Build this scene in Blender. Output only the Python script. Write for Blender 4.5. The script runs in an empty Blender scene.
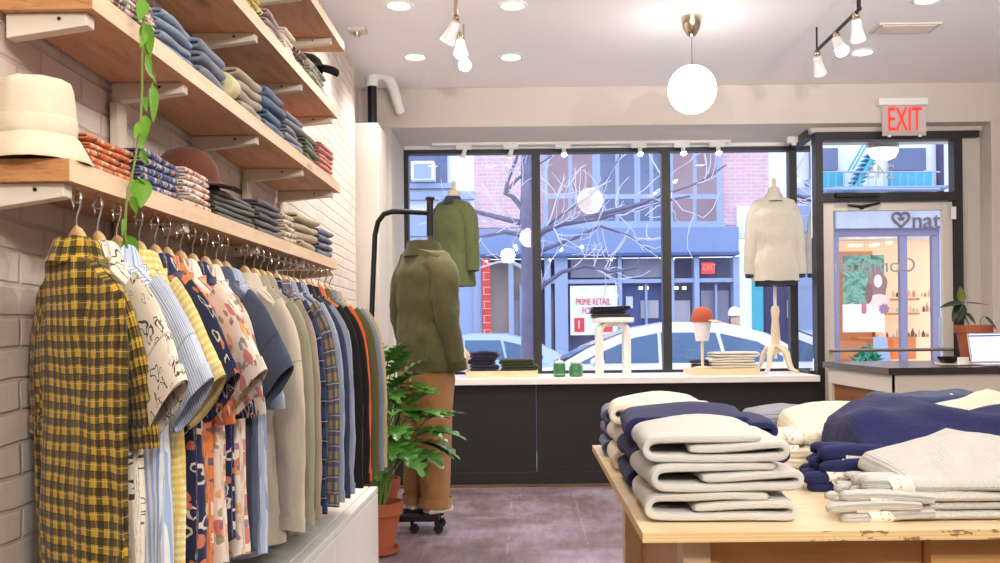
import bpy, math, random
from mathutils import Vector, Matrix, noise
PI = math.pi
random.seed(7)
scene = bpy.context.scene
COL = scene.collection
F, CX, CY, ROLL, CZ = 972.2, 528.0, 333.0, 0.0105, 1.2

def P(px, py, Y):
    """where a point seen in the photo stands when it is Y metres into the shop"""
    u = (px - CX) / F; v = (CY - py) / F
    return Vector(((u + ROLL * v) * Y, Y, CZ + (v - ROLL * u) * Y))

def wall_x(y):                      # face of the left brick wall (it is not quite square to the shop front)
    return -1.05 - 0.035 * (y - 1.8)

# ------------------------------------------------------------------ camera
cam_d = bpy.data.cameras.new('camera'); cam = bpy.data.objects.new('camera', cam_d); COL.objects.link(cam)
cam_d.sensor_width = 36.0; cam_d.lens = 35.0
cam_d.shift_x = (500 - CX) / 1000.0
cam_d.shift_y = (CY - 281.5) / 1000.0
cam.matrix_world = Matrix.Translation((0, 0, CZ)) @ Matrix.Rotation(PI / 2, 4, 'X') @ Matrix.Rotation(-ROLL, 4, 'Z')
cam_d.clip_start = 0.05; cam_d.clip_end = 200
scene.camera = cam
scene.view_settings.view_transform = 'Standard'
scene.view_settings.look = 'None'

# ------------------------------------------------------------------ object helpers
def link(o, parent=None):
    COL.objects.link(o)
    if parent is not None: o.parent = parent
    return o

def tag(o, label=None, cat=None, group=None, kind=None):
    if label: o['label'] = label
    if cat: o['category'] = cat
    if group: o['group'] = group
    if kind: o['kind'] = kind
    return o

def thing(name, label, cat, loc=(0, 0, 0), rotz=0.0, group=None):
    o = bpy.data.objects.new(name, None); o.empty_display_size = 0.05
    link(o); o.location = loc; o.rotation_euler = (0, 0, rotz)
    return tag(o, label, cat, group)

def dup(root, loc=None, rotz=None, label=None):
    def cp(o, par):
        c = o.copy(); COL.objects.link(c)
        if par is not None: c.parent = par
        for ch in list(o.children): cp(ch, c)
        return c
    r = cp(root, None)
    if loc is not None: r.location = loc
    if rotz is not None: r.rotation_euler = (0, 0, rotz)
    if label: r['label'] = label
    return r

class MB:
    def __init__(s): s.v = []; s.f = []; s.uv = []; s.mi = []
    def add(s, vs, fs, uvs=None, m=0, M=None):
        o = len(s.v)
        for i, p in enumerate(vs):
            p = Vector(p)
            s.v.append(M @ p if M is not None else p)
            s.uv.append(uvs[i] if uvs else (p.x + p.y, p.z))
        for f in fs: s.f.append([o + i for i in f]); s.mi.append(m)
        return s
    def box(s, x0, x1, y0, y1, z0, z1, m=0, M=None):
        vs = [(x, y, z) for z in (z0, z1) for y in (y0, y1) for x in (x0, x1)]
        fs = [(0, 2, 3, 1), (4, 5, 7, 6), (0, 1, 5, 4), (2, 6, 7, 3), (0, 4, 6, 2), (1, 3, 7, 5)]
        return s.add(vs, fs, None, m, M)
    def quad(s, a, b, c, d, m=0):
        return s.add([a, b, c, d], [(0, 1, 2, 3)], [(0, 0), (1, 0), (1, 1), (0, 1)], m)
    def poly(s, pts, m=0): return s.add(pts, [tuple(range(len(pts)))], None, m)
    def prism(s, pts, d, m=0, M=None):          # pts: 2D (x,z) outline, extruded along y by d
        n = len(pts)
        vs = [(p[0], 0, p[1]) for p in pts] + [(p[0], d, p[1]) for p in pts]
        fs = [tuple(range(n)), tuple(range(2 * n - 1, n - 1, -1))]
        fs += [(i, i + n, (i + 1) % n + n, (i + 1) % n) for i in range(n)]
        return s.add(vs, fs, None, m, M)
    def rings(s, rs, m=0, cap0=False, cap1=False, closed=True, M=None, uvs=None):
        n = len(rs[0]); vs = [p for r in rs for p in r]; fs = []
        k = n if closed else n - 1
        for j in range(len(rs) - 1):
            for i in range(k):
                a = j * n + i; b = j * n + (i + 1) % n
                fs.append((a, b, b + n, a + n))
        if cap0: fs.append(tuple(range(n - 1, -1, -1)))
        if cap1: fs.append(tuple(range((len(rs) - 1) * n, len(rs) * n)))
        return s.add(vs, fs, uvs, m, M)
    def lathe(s, prof, c=(0, 0, 0), n=24, m=0, cap0=True, cap1=True, sy=1.0, M=None):
        rs = [[(c[0] + r * math.cos(2 * PI * i / n), c[1] + sy * r * math.sin(2 * PI * i / n), c[2] + z) for i in range(n)] for r, z in prof]
        return s.rings(rs, m, cap0, cap1, True, M)
    def tube(s, pts, r, n=8, m=0, cap=True, flat=1.0, M=None):
        pts = [Vector(p) for p in pts]
        if not isinstance(r, (list, tuple)): r = [r] * len(pts)
        rs = []; up = Vector((0, 0, 1)); L = 0; uvs = []
        t0 = (pts[1] - pts[0]).normalized()
        nrm = t0.cross(up)
        if nrm.length < 1e-3: nrm = t0.cross(Vector((0, 1, 0)))
        nrm.normalize()
        for i, p in enumerate(pts):
            t = (pts[min(i + 1, len(pts) - 1)] - pts[max(i - 1, 0)])
            t = t.normalized() if t.length > 1e-9 else t0
            nrm = (nrm - t * nrm.dot(t))
            nrm = nrm.normalized() if nrm.length > 1e-6 else t.orthogonal().normalized()
            bn = t.cross(nrm)
            if i: L += (p - pts[i - 1]).length
            rs.append([p + nrm * (r[i] * math.cos(2 * PI * k / n)) + bn * (r[i] * flat * math.sin(2 * PI * k / n)) for k in range(n)])
            uvs += [(2 * PI * r[i] * k / n, L) for k in range(n)]
        return s.rings(rs, m, cap, cap, True, M, uvs)
    def ball(s, c, r, n=16, k=10, sz=1.0, m=0, M=None):
        prof = [(max(1e-4, r * math.sin(PI * j / k)), -r * sz * math.cos(PI * j / k)) for j in range(k + 1)]
        return s.lathe(prof, c, n, m, True, True, 1.0, M)

def obj(name, mb, mats, parent=None, smooth=35, bevel=0, sub=0, loc=None, rotz=None):
    me = bpy.data.meshes.new(name)
    me.from_pydata([tuple(p) for p in mb.v], [], mb.f)
    uvl = me.uv_layers.new(name='UVMap')
    for lp in me.loops: uvl.data[lp.index].uv = mb.uv[lp.vertex_index]
    if not isinstance(mats, (list, tuple)): mats = [mats]
    for m in mats: me.materials.append(m)
    for i, p in enumerate(me.polygons): p.material_index = min(mb.mi[i], len(mats) - 1)
    if smooth:
        me.polygons.foreach_set('use_smooth', [True] * len(me.polygons))
        if smooth < 180: me.set_sharp_from_angle(angle=math.radians(smooth))
    me.update()
    o = bpy.data.objects.new(name, me); link(o, parent)
    if bevel:
        b = o.modifiers.new('bevel', 'BEVEL'); b.width = bevel; b.segments = 2; b.limit_method = 'ANGLE'; b.angle_limit = math.radians(40)
    if sub:
        b = o.modifiers.new('subsurf', 'SUBSURF'); b.levels = sub; b.render_levels = sub
    if loc is not None: o.location = loc
    if rotz is not None: o.rotation_euler = (0, 0, rotz)
    return o

def struct(name, mb, mats, parent=None, **k):
    o = obj(name, mb, mats, parent, **k)
    if parent is None: o['kind'] = 'structure'
    return o

def text_mesh(name, s, size, mat, parent=None, mirror=False, align='CENTER', extrude=0.002, M=None, sx=1.0):
    """letters in the XZ plane facing -Y"""
    cu = bpy.data.curves.new(name, 'FONT'); cu.body = s; cu.size = size; cu.align_x = align; cu.align_y = 'CENTER'; cu.extrude = extrude
    tmp = bpy.data.objects.new('tmp', cu); COL.objects.link(tmp)
    dg = bpy.context.evaluated_depsgraph_get()
    me = bpy.data.meshes.new_from_object(tmp.evaluated_get(dg))
    bpy.data.objects.remove(tmp); bpy.data.curves.remove(cu)
    T = Matrix.Rotation(PI / 2, 4, 'X')
    T = Matrix.Diagonal((-sx if mirror else sx, 1, 1, 1)) @ T
    if M is not None: T = M @ T
    me.transform(T); me.name = name
    me.materials.clear(); me.materials.append(mat)
    o = bpy.data.objects.new(name, me); return link(o, parent)

# ------------------------------------------------------------------ material helpers
def lin(c):
    return tuple((x / 255 / 12.92) if x / 255 <= 0.04045 else ((x / 255 + 0.055) / 1.055) ** 2.4 for x in c[:3]) + (1.0,)

def newmat(name):
    m = bpy.data.materials.new(name); m.use_nodes = True
    nt = m.node_tree
    return m, nt, nt.nodes['Principled BSDF']

def ins(nt, sock, v):
    if isinstance(v, bpy.types.NodeSocket): nt.links.new(v, sock)
    elif v is not None: sock.default_value = v

def MA(nt, op, a, b=None, c=None):
    n = nt.nodes.new('ShaderNodeMath'); n.operation = op
    ins(nt, n.inputs[0], a); ins(nt, n.inputs[1], b); ins(nt, n.inputs[2], c)
    return n.outputs[0]

def MIX(nt, f, a, b):
    n = nt.nodes.new('ShaderNodeMix'); n.data_type = 'RGBA'
    ins(nt, n.inputs[0], f); ins(nt, n.inputs[6], a); ins(nt, n.inputs[7], b)
    return n.outputs[2]

def coords(nt, kind='Object', sc=(1, 1, 1), loc=(0, 0, 0)):
    t = nt.nodes.new('ShaderNodeTexCoord'); mp = nt.nodes.new('ShaderNodeMapping')
    mp.inputs['Scale'].default_value = sc; mp.inputs['Location'].default_value = loc
    nt.links.new(t.outputs[kind], mp.inputs[0]); return mp.outputs[0]

def NOISE(nt, vec, scale=5, detail=3, rough=0.55, dist=0.0):
    n = nt.nodes.new('ShaderNodeTexNoise')
    if vec is not None: nt.links.new(vec, n.inputs['Vector'])
    n.inputs['Scale'].default_value = scale; n.inputs['Detail'].default_value = detail
    n.inputs['Roughness'].default_value = rough; n.inputs['Distortion'].default_value = dist
    return n.outputs[0]

def RAMP(nt, f, stops):
    r = nt.nodes.new('ShaderNodeValToRGB'); e = r.color_ramp.elements
    while len(e) < len(stops): e.new(0.5)
    for i, (p, c) in enumerate(stops): e[i].position = p; e[i].color = c
    nt.links.new(f, r.inputs[0]); return r.outputs[0]

def BUMP(nt, h, strength=0.3, dist=0.01):
    b = nt.nodes.new('ShaderNodeBump'); b.inputs['Strength'].default_value = strength; b.inputs['Distance'].default_value = dist
    nt.links.new(h, b.inputs['Height']); return b.outputs[0]

def shade(c, k): return tuple(min(1, x * k) for x in c[:3]) + (1,)

def simple(name, col, rough=0.55, metal=0.0, var=0.1, scale=6, bump=0.0, bscale=80, spec=0.5, emis=0, coat=0):
    m, nt, b = newmat(name); c = lin(col)
    v = coords(nt)
    n = NOISE(nt, v, scale, 4)
    nt.links.new(MIX(nt, n, shade(c, 1 - var), shade(c, 1 + var)), b.inputs['Base Color'])
    b.inputs['Roughness'].default_value = rough; b.inputs['Metallic'].default_value = metal
    b.inputs['Specular IOR Level'].default_value = spec
    if coat: b.inputs['Coat Weight'].default_value = coat
    if bump: nt.links.new(BUMP(nt, NOISE(nt, v, bscale, 3), bump, 0.004), b.inputs['Normal'])
    if emis:
        b.inputs['Emission Color'].default_value = c; b.inputs['Emission Strength'].default_value = emis
    return m

def wood(name, c1, c2, stretch=(1, 14, 14), scale=3.0, rough=0.55, knots=True, bump=0.1):
    m, nt, b = newmat(name); a, d = lin(c1), lin(c2)
    v = coords(nt, 'Object', stretch)
    g = NOISE(nt, v, scale, 6, 0.6, 0.6)
    f = NOISE(nt, coords(nt, 'Object', tuple(x * 3 for x in stretch)), scale * 2, 3, 0.7)
    mixf = MA(nt, 'ADD', MA(nt, 'MULTIPLY', g, 0.75), MA(nt, 'MULTIPLY', f, 0.3))
    col = RAMP(nt, mixf, [(0.32, d), (0.5, MIXC(a, d, 0.35)), (0.68, a)])
    if knots:
        vo = nt.nodes.new('ShaderNodeTexVoronoi'); vo.inputs['Scale'].default_value = 3.2
        nt.links.new(coords(nt, 'Object', tuple(0.35 + 0.12 * x for x in stretch)), vo.inputs['Vector'])
        k = MA(nt, 'SUBTRACT', 1.0, MA(nt, 'SMOOTH_MIN', MA(nt, 'MULTIPLY', vo.outputs['Distance'], 9.0), 1.0, 0.2))
        col = MIX(nt, MA(nt, 'MULTIPLY', MA(nt, 'MAXIMUM', k, 0.0), 0.75), col, shade(d, 0.25))
    nt.links.new(col, b.inputs['Base Color']); b.inputs['Roughness'].default_value = rough
    if bump: nt.links.new(BUMP(nt, mixf, bump, 0.004), b.inputs['Normal'])
    return m

def MIXC(a, b, f): return tuple(a[i] * (1 - f) + b[i] * f for i in range(3)) + (1,)

def emit(name, col, strength):
    m, nt, b = newmat(name); c = lin(col)
    b.inputs['Base Color'].default_value = c
    b.inputs['Emission Color'].default_value = c; b.inputs['Emission Strength'].default_value = strength
    return m

def glass(name, refl=1.0, tint=(255, 255, 255)):
    m, nt, b = newmat(name); nt.nodes.remove(b)
    out = nt.nodes['Material Output']
    tr = nt.nodes.new('ShaderNodeBsdfTransparent'); tr.inputs[0].default_value = lin(tint)
    gl = nt.nodes.new('ShaderNodeBsdfGlossy'); gl.inputs['Roughness'].default_value = 0.0
    fr = nt.nodes.new('ShaderNodeFresnel'); fr.inputs['IOR'].default_value = 1.5
    mx = nt.nodes.new('ShaderNodeMixShader')
    nt.links.new(MA(nt, 'MULTIPLY', fr.outputs[0], refl), mx.inputs[0])
    nt.links.new(tr.outputs[0], mx.inputs[1]); nt.links.new(gl.outputs[0], mx.inputs[2])
    nt.links.new(mx.outputs[0], out.inputs['Surface'])
    return m

def fabric(name, base, bands=(), blobs=(), rough=0.9, var=0.12, weave=0.15, rib=None, heather=0.0, yoke=False, coordk='UV', sheen=0.15):
    """woven or knitted cloth; uv is in metres. bands: (axis, period, offset, duty, colour, alpha); blobs: (scale, lo, hi, colour, distortion, shift, alpha)"""
    m, nt, b = newmat(name)
    v = coords(nt, coordk)
    sp = nt.nodes.new('ShaderNodeSeparateXYZ'); nt.links.new(v, sp.inputs[0])
    ax = {'u': sp.outputs[0], 'v': sp.outputs[1]}
    c = lin(base)
    n = NOISE(nt, v, 22, 3)
    col = MIX(nt, n, shade(c, 1 - var), shade(c, 1 + var))
    wob = MA(nt, 'MULTIPLY', MA(nt, 'SUBTRACT', NOISE(nt, v, 9, 1), 0.5), 0.012)
    for axis, per, off, duty, cc, al in bands:
        fr = MA(nt, 'FRACT', MA(nt, 'ADD', MA(nt, 'DIVIDE', MA(nt, 'ADD', ax[axis], wob), per), off + 50))
        ms = MA(nt, 'LESS_THAN', fr, duty)
        col = MIX(nt, MA(nt, 'MULTIPLY', ms, al), col, lin(cc))
    for scale, lo, hi, cc, dist, shift, al in blobs:
        vv = coords(nt, coordk, (1, 1, 1), (shift, shift * 1.7, 0))
        if dist:
            nn = nt.nodes.new('ShaderNodeTexNoise'); nn.inputs['Scale'].default_value = scale * 1.3; nn.inputs['Detail'].default_value = 2
            nt.links.new(vv, nn.inputs['Vector'])
            va = nt.nodes.new('ShaderNodeVectorMath'); va.operation = 'MULTIPLY_ADD'
            nt.links.new(nn.outputs['Color'], va.inputs[0]); va.inputs[1].default_value = (dist / scale,) * 3; nt.links.new(vv, va.inputs[2])
            vv = va.outputs[0]
        vo = nt.nodes.new('ShaderNodeTexVoronoi'); vo.voronoi_dimensions = '2D'; vo.inputs['Scale'].default_value = scale
        nt.links.new(vv, vo.inputs['Vector'])
        d = vo.outputs['Distance']
        ms = MA(nt, 'MULTIPLY', MA(nt, 'LESS_THAN', d, hi), MA(nt, 'GREATER_THAN', d, lo))
        col = MIX(nt, MA(nt, 'MULTIPLY', ms, al), col, lin(cc))
    if heather:
        col = MIX(nt, MA(nt, 'MULTIPLY', NOISE(nt, v, 420, 2, 0.8), heather), col, shade(c, 0.45))
    if yoke:
        ms = MA(nt, 'COMPARE', ax['v'], -0.155, 0.0022)
        col = MIX(nt, MA(nt, 'MULTIPLY', ms, 0.55), col, shade(c, 0.3))
    nt.links.new(col, b.inputs['Base Color'])
    b.inputs['Roughness'].default_value = rough; b.inputs['Specular IOR Level'].default_value = 0.2
    b.inputs['Sheen Weight'].default_value = sheen
    h = MA(nt, 'ADD', NOISE(nt, v, 260, 2), MA(nt, 'MULTIPLY', NOISE(nt, v, 14, 4), 2.5))
    if rib:
        s = MA(nt, 'SINE', MA(nt, 'MULTIPLY', MA(nt, 'ADD', ax[rib[0]], MA(nt, 'MULTIPLY', wob, 0.4)), 2 * PI / rib[1]))
        h = MA(nt, 'ADD', h, MA(nt, 'MULTIPLY', s, rib[2] if len(rib) > 2 else 1.0))
    nt.links.new(BUMP(nt, h, weave * 2.5, 0.003), b.inputs['Normal'])
    return m

def painted_brick(name, paint, mortar, scale=1.0, axis='YZ', bw=0.215, rh=0.066, rough=0.75, dark=0.0, bstr=0.9):
    m, nt, b = newmat(name)
    v = coords(nt); sp = nt.nodes.new('ShaderNodeSeparateXYZ'); nt.links.new(v, sp.inputs[0])
    cb = nt.nodes.new('ShaderNodeCombineXYZ')
    nt.links.new(sp.outputs[1 if axis == 'YZ' else 0], cb.inputs[0]); nt.links.new(sp.outputs[2], cb.inputs[1])
    nn = nt.nodes.new('ShaderNodeTexNoise'); nn.inputs['Scale'].default_value = 4.0; nn.inputs['Detail'].default_value = 3
    nt.links.new(v, nn.inputs['Vector'])
    va = nt.nodes.new('ShaderNodeVectorMath'); va.operation = 'MULTIPLY_ADD'
    nt.links.new(nn.outputs['Color'], va.inputs[0]); va.inputs[1].default_value = (0.025, 0.02, 0); nt.links.new(cb.outputs[0], va.inputs[2])
    br = nt.nodes.new('ShaderNodeTexBrick'); nt.links.new(va.outputs[0], br.inputs['Vector'])
    br.inputs['Scale'].default_value = scale; br.inputs['Brick Width'].default_value = bw; br.inputs['Row Height'].default_value = rh
    br.inputs['Mortar Size'].default_value = 0.007; br.inputs['Mortar Smooth'].default_value = 0.6
    c = lin(paint)
    br.inputs['Color1'].default_value = shade(c, 0.93); br.inputs['Color2'].default_value = shade(c, 1.05); br.inputs['Mortar'].default_value = lin(mortar)
    n1 = NOISE(nt, v, 7, 5, 0.65)
    spots = MA(nt, 'GREATER_THAN', NOISE(nt, v, 26, 4, 0.7), 0.70)
    col = MIX(nt, MA(nt, 'MULTIPLY', MA(nt, 'GREATER_THAN', n1, 0.62), 0.18), br.outputs['Color'], shade(c, 0.7))
    col = MIX(nt, MA(nt, 'MULTIPLY', spots, 0.35 + dark), col, shade(c, 0.35))
    nt.links.new(col, b.inputs['Base Color']); b.inputs['Roughness'].default_value = rough
    h = MA(nt, 'ADD', MA(nt, 'MULTIPLY', br.outputs['Fac'], -1.0), MA(nt, 'MULTIPLY', NOISE(nt, v, 18, 5, 0.65), 0.9))
    nt.links.new(BUMP(nt, h, bstr, 0.012), b.inputs['Normal'])
    return m
PANE_YAW = math.radians(3.5)
SKY = 2.5; PW_DOWN = 60; PW_BACK = 28; PW_SPOT = 50; PW_FRONT = 80; PW_UP = 185
# ------------------------------------------------------------------ materials of the room
M_wall = simple('off_white_plaster', (212, 203, 194), 0.85, var=0.03, bump=0.05)
M_ceil = simple('ceiling_white', (248, 246, 250), 0.9, var=0.02, scale=2)
M_white = simple('white_paint', (238, 238, 236), 0.5, var=0.03)
M_sill = simple('white_sill_paint', (240, 236, 232), 0.4, var=0.03)
M_black = simple('black_window_paint', (38, 34, 34), 0.45, var=0.2, bump=0.05)
M_panel = simple('black_panel_paint', (25, 23, 22), 0.65, var=0.25, scale=9, bump=0.15, bscale=200)
M_brick = painted_brick('white_painted_brick', (222, 206, 194), (206, 190, 177), bstr=.5)
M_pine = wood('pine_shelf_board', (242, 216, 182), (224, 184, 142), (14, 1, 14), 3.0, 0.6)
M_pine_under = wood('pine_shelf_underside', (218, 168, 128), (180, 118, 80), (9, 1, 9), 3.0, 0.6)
M_pine_end = wood('pine_end_grain', (206, 150, 92), (150, 92, 48), (3, 3, 22), 5.0, 0.65, knots=False)
M_brkt = simple('bracket_white_paint', (226, 214, 196), 0.55, var=0.05)
M_glass = glass('window_glass', 1.7)
M_steel = simple('brushed_steel', (190, 188, 184), 0.3, 1.0, var=0.05)
M_brass = simple('polished_nickel', (200, 186, 160), 0.18, 1.0, var=0.05)
M_doorwhite = simple('door_cream_paint', (214, 205, 194), 0.5, var=0.05)
M_blackmetal = simple('black_metal', (24, 23, 24), 0.4, 0.3, var=0.2)

def mat_floor():
    m, nt, b = newmat('worn_dark_concrete')
    v = coords(nt)
    n1 = NOISE(nt, v, 1.6, 6, 0.62, 0.4); n2 = NOISE(nt, coords(nt, 'Object', (6, 1.2, 1)), 3, 5, 0.7)
    c = RAMP(nt, MA(nt, 'ADD', MA(nt, 'MULTIPLY', n1, 0.65), MA(nt, 'MULTIPLY', n2, 0.35)),
             [(0.3, lin((84, 66, 62))), (0.46, lin((122, 104, 108))), (0.58, lin((150, 134, 148))), (0.72, lin((180, 168, 180)))])
    sp = nt.nodes.new('ShaderNodeSeparateXYZ'); nt.links.new(v, sp.inputs[0])
    gx = MA(nt, 'LESS_THAN', MA(nt, 'FRACT', MA(nt, 'MULTIPLY', MA(nt, 'ADD', sp.outputs[0], 20.13), 2.2)), 0.012)
    gx = MA(nt, 'MULTIPLY', gx, MA(nt, 'GREATER_THAN', NOISE(nt, v, 2.3, 3), 0.52))
    c = MIX(nt, MA(nt, 'MULTIPLY', gx, 0.4), c, lin((190, 180, 180)))
    nt.links.new(c, b.inputs['Base Color'])
    nt.links.new(MA(nt, 'ADD', MA(nt, 'MULTIPLY', n1, 0.4), 0.22), b.inputs['Roughness'])
    nt.links.new(BUMP(nt, n2, 0.15, 0.006), b.inputs['Normal'])
    return m
M_floor = mat_floor()

# ------------------------------------------------------------------ room shell
ZC = 3.14; YF = 7.67; YW = 8.5; XR = 3.95; YB = -4.5
struct('floor', MB().box(-1.7, 4.2, YB, 8.62, -0.06, 0.0), M_floor, smooth=0)
struct('ceiling', MB().box(-1.7, 4.2, YB, 8.72, ZC, ZC + 0.1), M_ceil, smooth=0)
def brick_wall():
    mb = MB(); y0, y1 = YB, 7.0; ny, nz = 90, 26
    rows = []
    for j in range(nz + 1):
        z = ZC * j / nz; r = []
        for i in range(ny + 1):
            y = y0 + (y1 - y0) * i / ny
            d = 0.010 * (noise.noise(Vector((y * 2.1, z * 2.4, 3))) - 0.2) + 0.006 * noise.noise(Vector((y * 6, z * 7, 9)))
            r.append((wall_x(y) + min(d, 0.006), y, z))
        rows.append(r)
    mb.rings(rows, closed=False)
    mb.poly([(wall_x(y1), y1, 0), (wall_x(y1) - 0.6, y1, 0), (wall_x(y1) - 0.6, y1, ZC), (wall_x(y1), y1, ZC)])
    return mb
struct('wall_left', brick_wall(), M_brick, smooth=60)
struct('wall_left_plain', MB().box(-1.5, -1.32, 7.0, 8.6, 0, ZC), M_wall, smooth=0)
struct('wall_right', MB().box(XR, XR + 0.12, YB, YF, 0, ZC), M_wall, smooth=0)
struct('wall_back', MB().box(-1.5, 4.1, YB - 0.1, YB, 0, ZC), M_wall, smooth=0)
wf = MB()
wf.box(-1.5, 4.1, YF, 8.6, 2.83, ZC)                  # lintel and soffit over the shop window
wf.box(-1.32, -1.065, YF, 8.6, 0, 2.83)               # pier left of the window
wf.box(3.67, 4.1, YF, 7.96, 0, 2.83)                   # reveal right of the door
wf.box(3.507, 3.67, 7.86, 7.96, 0, 2.83)                # plaster beside the door
struct('wall_front', wf, M_wall, smooth=0, bevel=0.004)
ap = MB()
for i, (a, b_) in enumerate([(-1.065, 0.06), (0.06, 1.2), (1.2, 2.30)]):
    ap.box(a + 0.0015, b_ - 0.0015, YF, YF + 0.1, 0.0, 0.795)
struct('wall_under_window', ap, M_panel, smooth=0, bevel=0.002)
struct('baseboard_window', MB().box(-1.065, 2.30, YF - 0.022, YF, 0, 0.105), M_panel, smooth=0, bevel=0.003)
struct('trim_floor', MB().box(-1.065, 2.30, YF - 0.10, YF - 0.024, 0, 0.012), wood('floor_edge_timber', (120, 86, 62), (70, 48, 36), (1, 10, 10)), smooth=0)
struct('trim_sill', MB().box(-1.075, 2.285, YF - 0.06, 8.47, 0.795, 0.845), M_sill, smooth=0, bevel=0.004)
# boxed-in column in the far left corner
bx_ = MB().box(-1.318, -1.075, 7.06, 7.50, 0, 2.74)
struct('trim_column_box', bx_, M_wall, smooth=0, bevel=0.006)

# shop window: frame with three panes, panes turned askew in their frames to shift the globe reflections sideways
wfr = MB()
zb, zt = 0.845, 2.83
MUL = [(-1.083, -1.028), (0.045, 0.12), (1.177, 1.252), (2.285, 2.345)]
for a, b_ in MUL: wfr.box(a, b_, YW - 0.05, YW + 0.05, zb, zt)
for (a, b_) in [(-1.028, 0.045), (0.12, 1.177), (1.252, 2.285)]:
    wfr.box(a, b_, YW - 0.05, YW + 0.05, zt - 0.065, zt); wfr.box(a, b_, YW - 0.05, YW + 0.05, zb, zb + 0.022)
w1 = struct('window_1', wfr, M_black, smooth=0)
YAW = 0.0
for i, (a, b_) in enumerate([(-1.028, 0.045), (0.12, 1.177), (1.252, 2.285)]):
    c = (a + b_) / 2; h = (b_ - a) / 2
    dy = h * math.tan(PANE_YAW)
    g = MB().quad((a, YW - dy, zb + 0.02), (b_, YW + dy, zb + 0.02), (b_, YW + dy, zt - 0.06), (a, YW - dy, zt - 0.06))
    obj('pane', g, M_glass, w1, smooth=0)
# white trim above the frame
struct('trim_window_head', MB().box(-1.06, 2.30, YW - 0.075, YW - 0.052, 2.80, 2.83), M_white, smooth=0)
# side glass between shop window and door
YD = 7.86
sw = MB()
sw.box(2.285, 2.345, YD + 0.06, YW - 0.05, zt - 0.065, zt); sw.box(2.285, 2.345, YD + 0.06, YW - 0.05, 0.0, zb + 0.02)
w2 = struct('window_2', sw, M_black, smooth=0)
obj('pane', MB().quad((2.318, YD + 0.06, zb), (2.318, YW - 0.05, zb), (2.318, YW - 0.05, zt - 0.06), (2.318, YD + 0.06, zt - 0.06)), M_glass, w2, smooth=0)
# transom window over the door
tf = MB()
x0, x1 = 2.325, 3.505; xr = 3.437; zd = 2.79
tf.box(x0, x0 + 0.058, YD - 0.05, YD + 0.06, 0, zd); tf.box(xr, x1, YD - 0.05, YD + 0.06, 0, zd)
tf.box(x0 + 0.058, xr, YD - 0.05, YD + 0.06, zd - 0.065, zd); tf.box(x0 + 0.058, xr, YD - 0.05, YD + 0.06, 2.232, 2.30)
tf.box(x1, 3.64, YD - 0.055, YD - 0.001, zd - 0.055, zd)
struct('trim_door_head', MB().box(2.30, 3.67, YD - 0.03, YD + 0.06, zd + 0.001, 2.8295), M_wall, smooth=0)
w3 = struct('window_3', tf, M_black, smooth=0)
pn = obj('pane', MB().quad((x0 + 0.055, YD, 2.298), (xr + .004, YD, 2.298), (xr + .004, YD, zd - 0.063), (x0 + 0.055, YD, zd - 0.063)), M_glass, w3, smooth=0)
M_num = simple('white_vinyl', (200, 206, 214), 0.6)
text_mesh('street_number', '245', 0.16, M_num, pn, mirror=True, extrude=0.001, M=Matrix.Translation((2.86, YD - 0.004, 2.47)))
# door
dx0, dx1, dz1 = x0 + 0.062, 3.433, 2.222
df = MB()
df.box(dx0, dx0 + 0.085, YD - 0.022, YD + 0.022, 0.01, dz1); df.box(dx1 - 0.085, dx1, YD - 0.022, YD + 0.022, 0.01, dz1)
df.box(dx0 + 0.085, dx1 - 0.085, YD - 0.022, YD + 0.022, dz1 - 0.065, dz1); df.box(dx0 + 0.085, dx1 - 0.085, YD - 0.022, YD + 0.022, 0.01, 0.26)
d1 = struct('door_1', df, M_doorwhite, smooth=0, bevel=0.004)
dg_ = obj('pane', MB().quad((dx0 + 0.08, YD, 0.255), (dx1 - 0.08, YD, 0.255), (dx1 - 0.08, YD, dz1 - 0.06), (dx0 + 0.08, YD, dz1 - 0.06)), M_glass, d1, smooth=0)
M_vinyl = simple('grey_vinyl_letters', (176, 178, 182), 0.6)
c1 = P(868, 266, YD - 0.006)
text_mesh('lettering', 'Comptoir', 0.165, M_vinyl, dg_, mirror=True, extrude=0.0008, M=Matrix.Translation((c1.x + 0.04, YD - 0.004, c1.z)), sx=1.05)
pb = MB(); zb_ = P(890, 350, YD - 0.08).z
pb.tube([(dx0 + 0.03, YD - 0.075, zb_), (dx1 - 0.03, YD - 0.075, zb_)], 0.014, 10)
for x in (dx0 + 0.045, dx1 - 0.045): pb.tube([(x, YD - 0.075, zb_), (x, YD - 0.02, zb_)], 0.012, 8)
obj('push_bar', pb, M_steel, d1)
hx = P(942, 330, YD + 0.08).x
hz0, hz1 = P(942, 349, YD + 0.08).z, P(942, 316, YD + 0.08).z
hh = MB().tube([(hx + 0.06, YD + 0.02, hz1), (hx + 0.01, YD + 0.075, hz1), (hx - 0.01, YD + 0.085, hz1 - 0.03), (hx - 0.01, YD + 0.085, hz0 + 0.03), (hx + 0.01, YD + 0.075, hz0), (hx + 0.06, YD + 0.02, hz0)], 0.014, 10)
obj('door_handle', hh, M_white, d1)
ca, cb_ = P(848, 205, YD - 0.05), P(880, 203, YD - 0.05)
cl = MB().tube([ca, P(862, 207, YD - 0.09), cb_], [0.008, 0.016, 0.008], 8)
cl.box(ca.x - 0.11, cb_.x - 0.02, YD - 0.11, YD - 0.05, P(848, 197, YD).z - 0.012, P(848, 197, YD).z + 0.02)
cl.ball(P(862, 208, YD - 0.09), 0.022, 12, 8, 0.6)
obj('door_closer', cl, M_blackmetal, d1)
hb = P(953, 213, YD - 0.05)
obj('hinge_plate', MB().box(hb.x - 0.02, hb.x + 0.02, YD - 0.065, YD - 0.051, hb.z - 0.05, hb.z + 0.05), M_white, d1, smooth=0, bevel=0.002)

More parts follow.
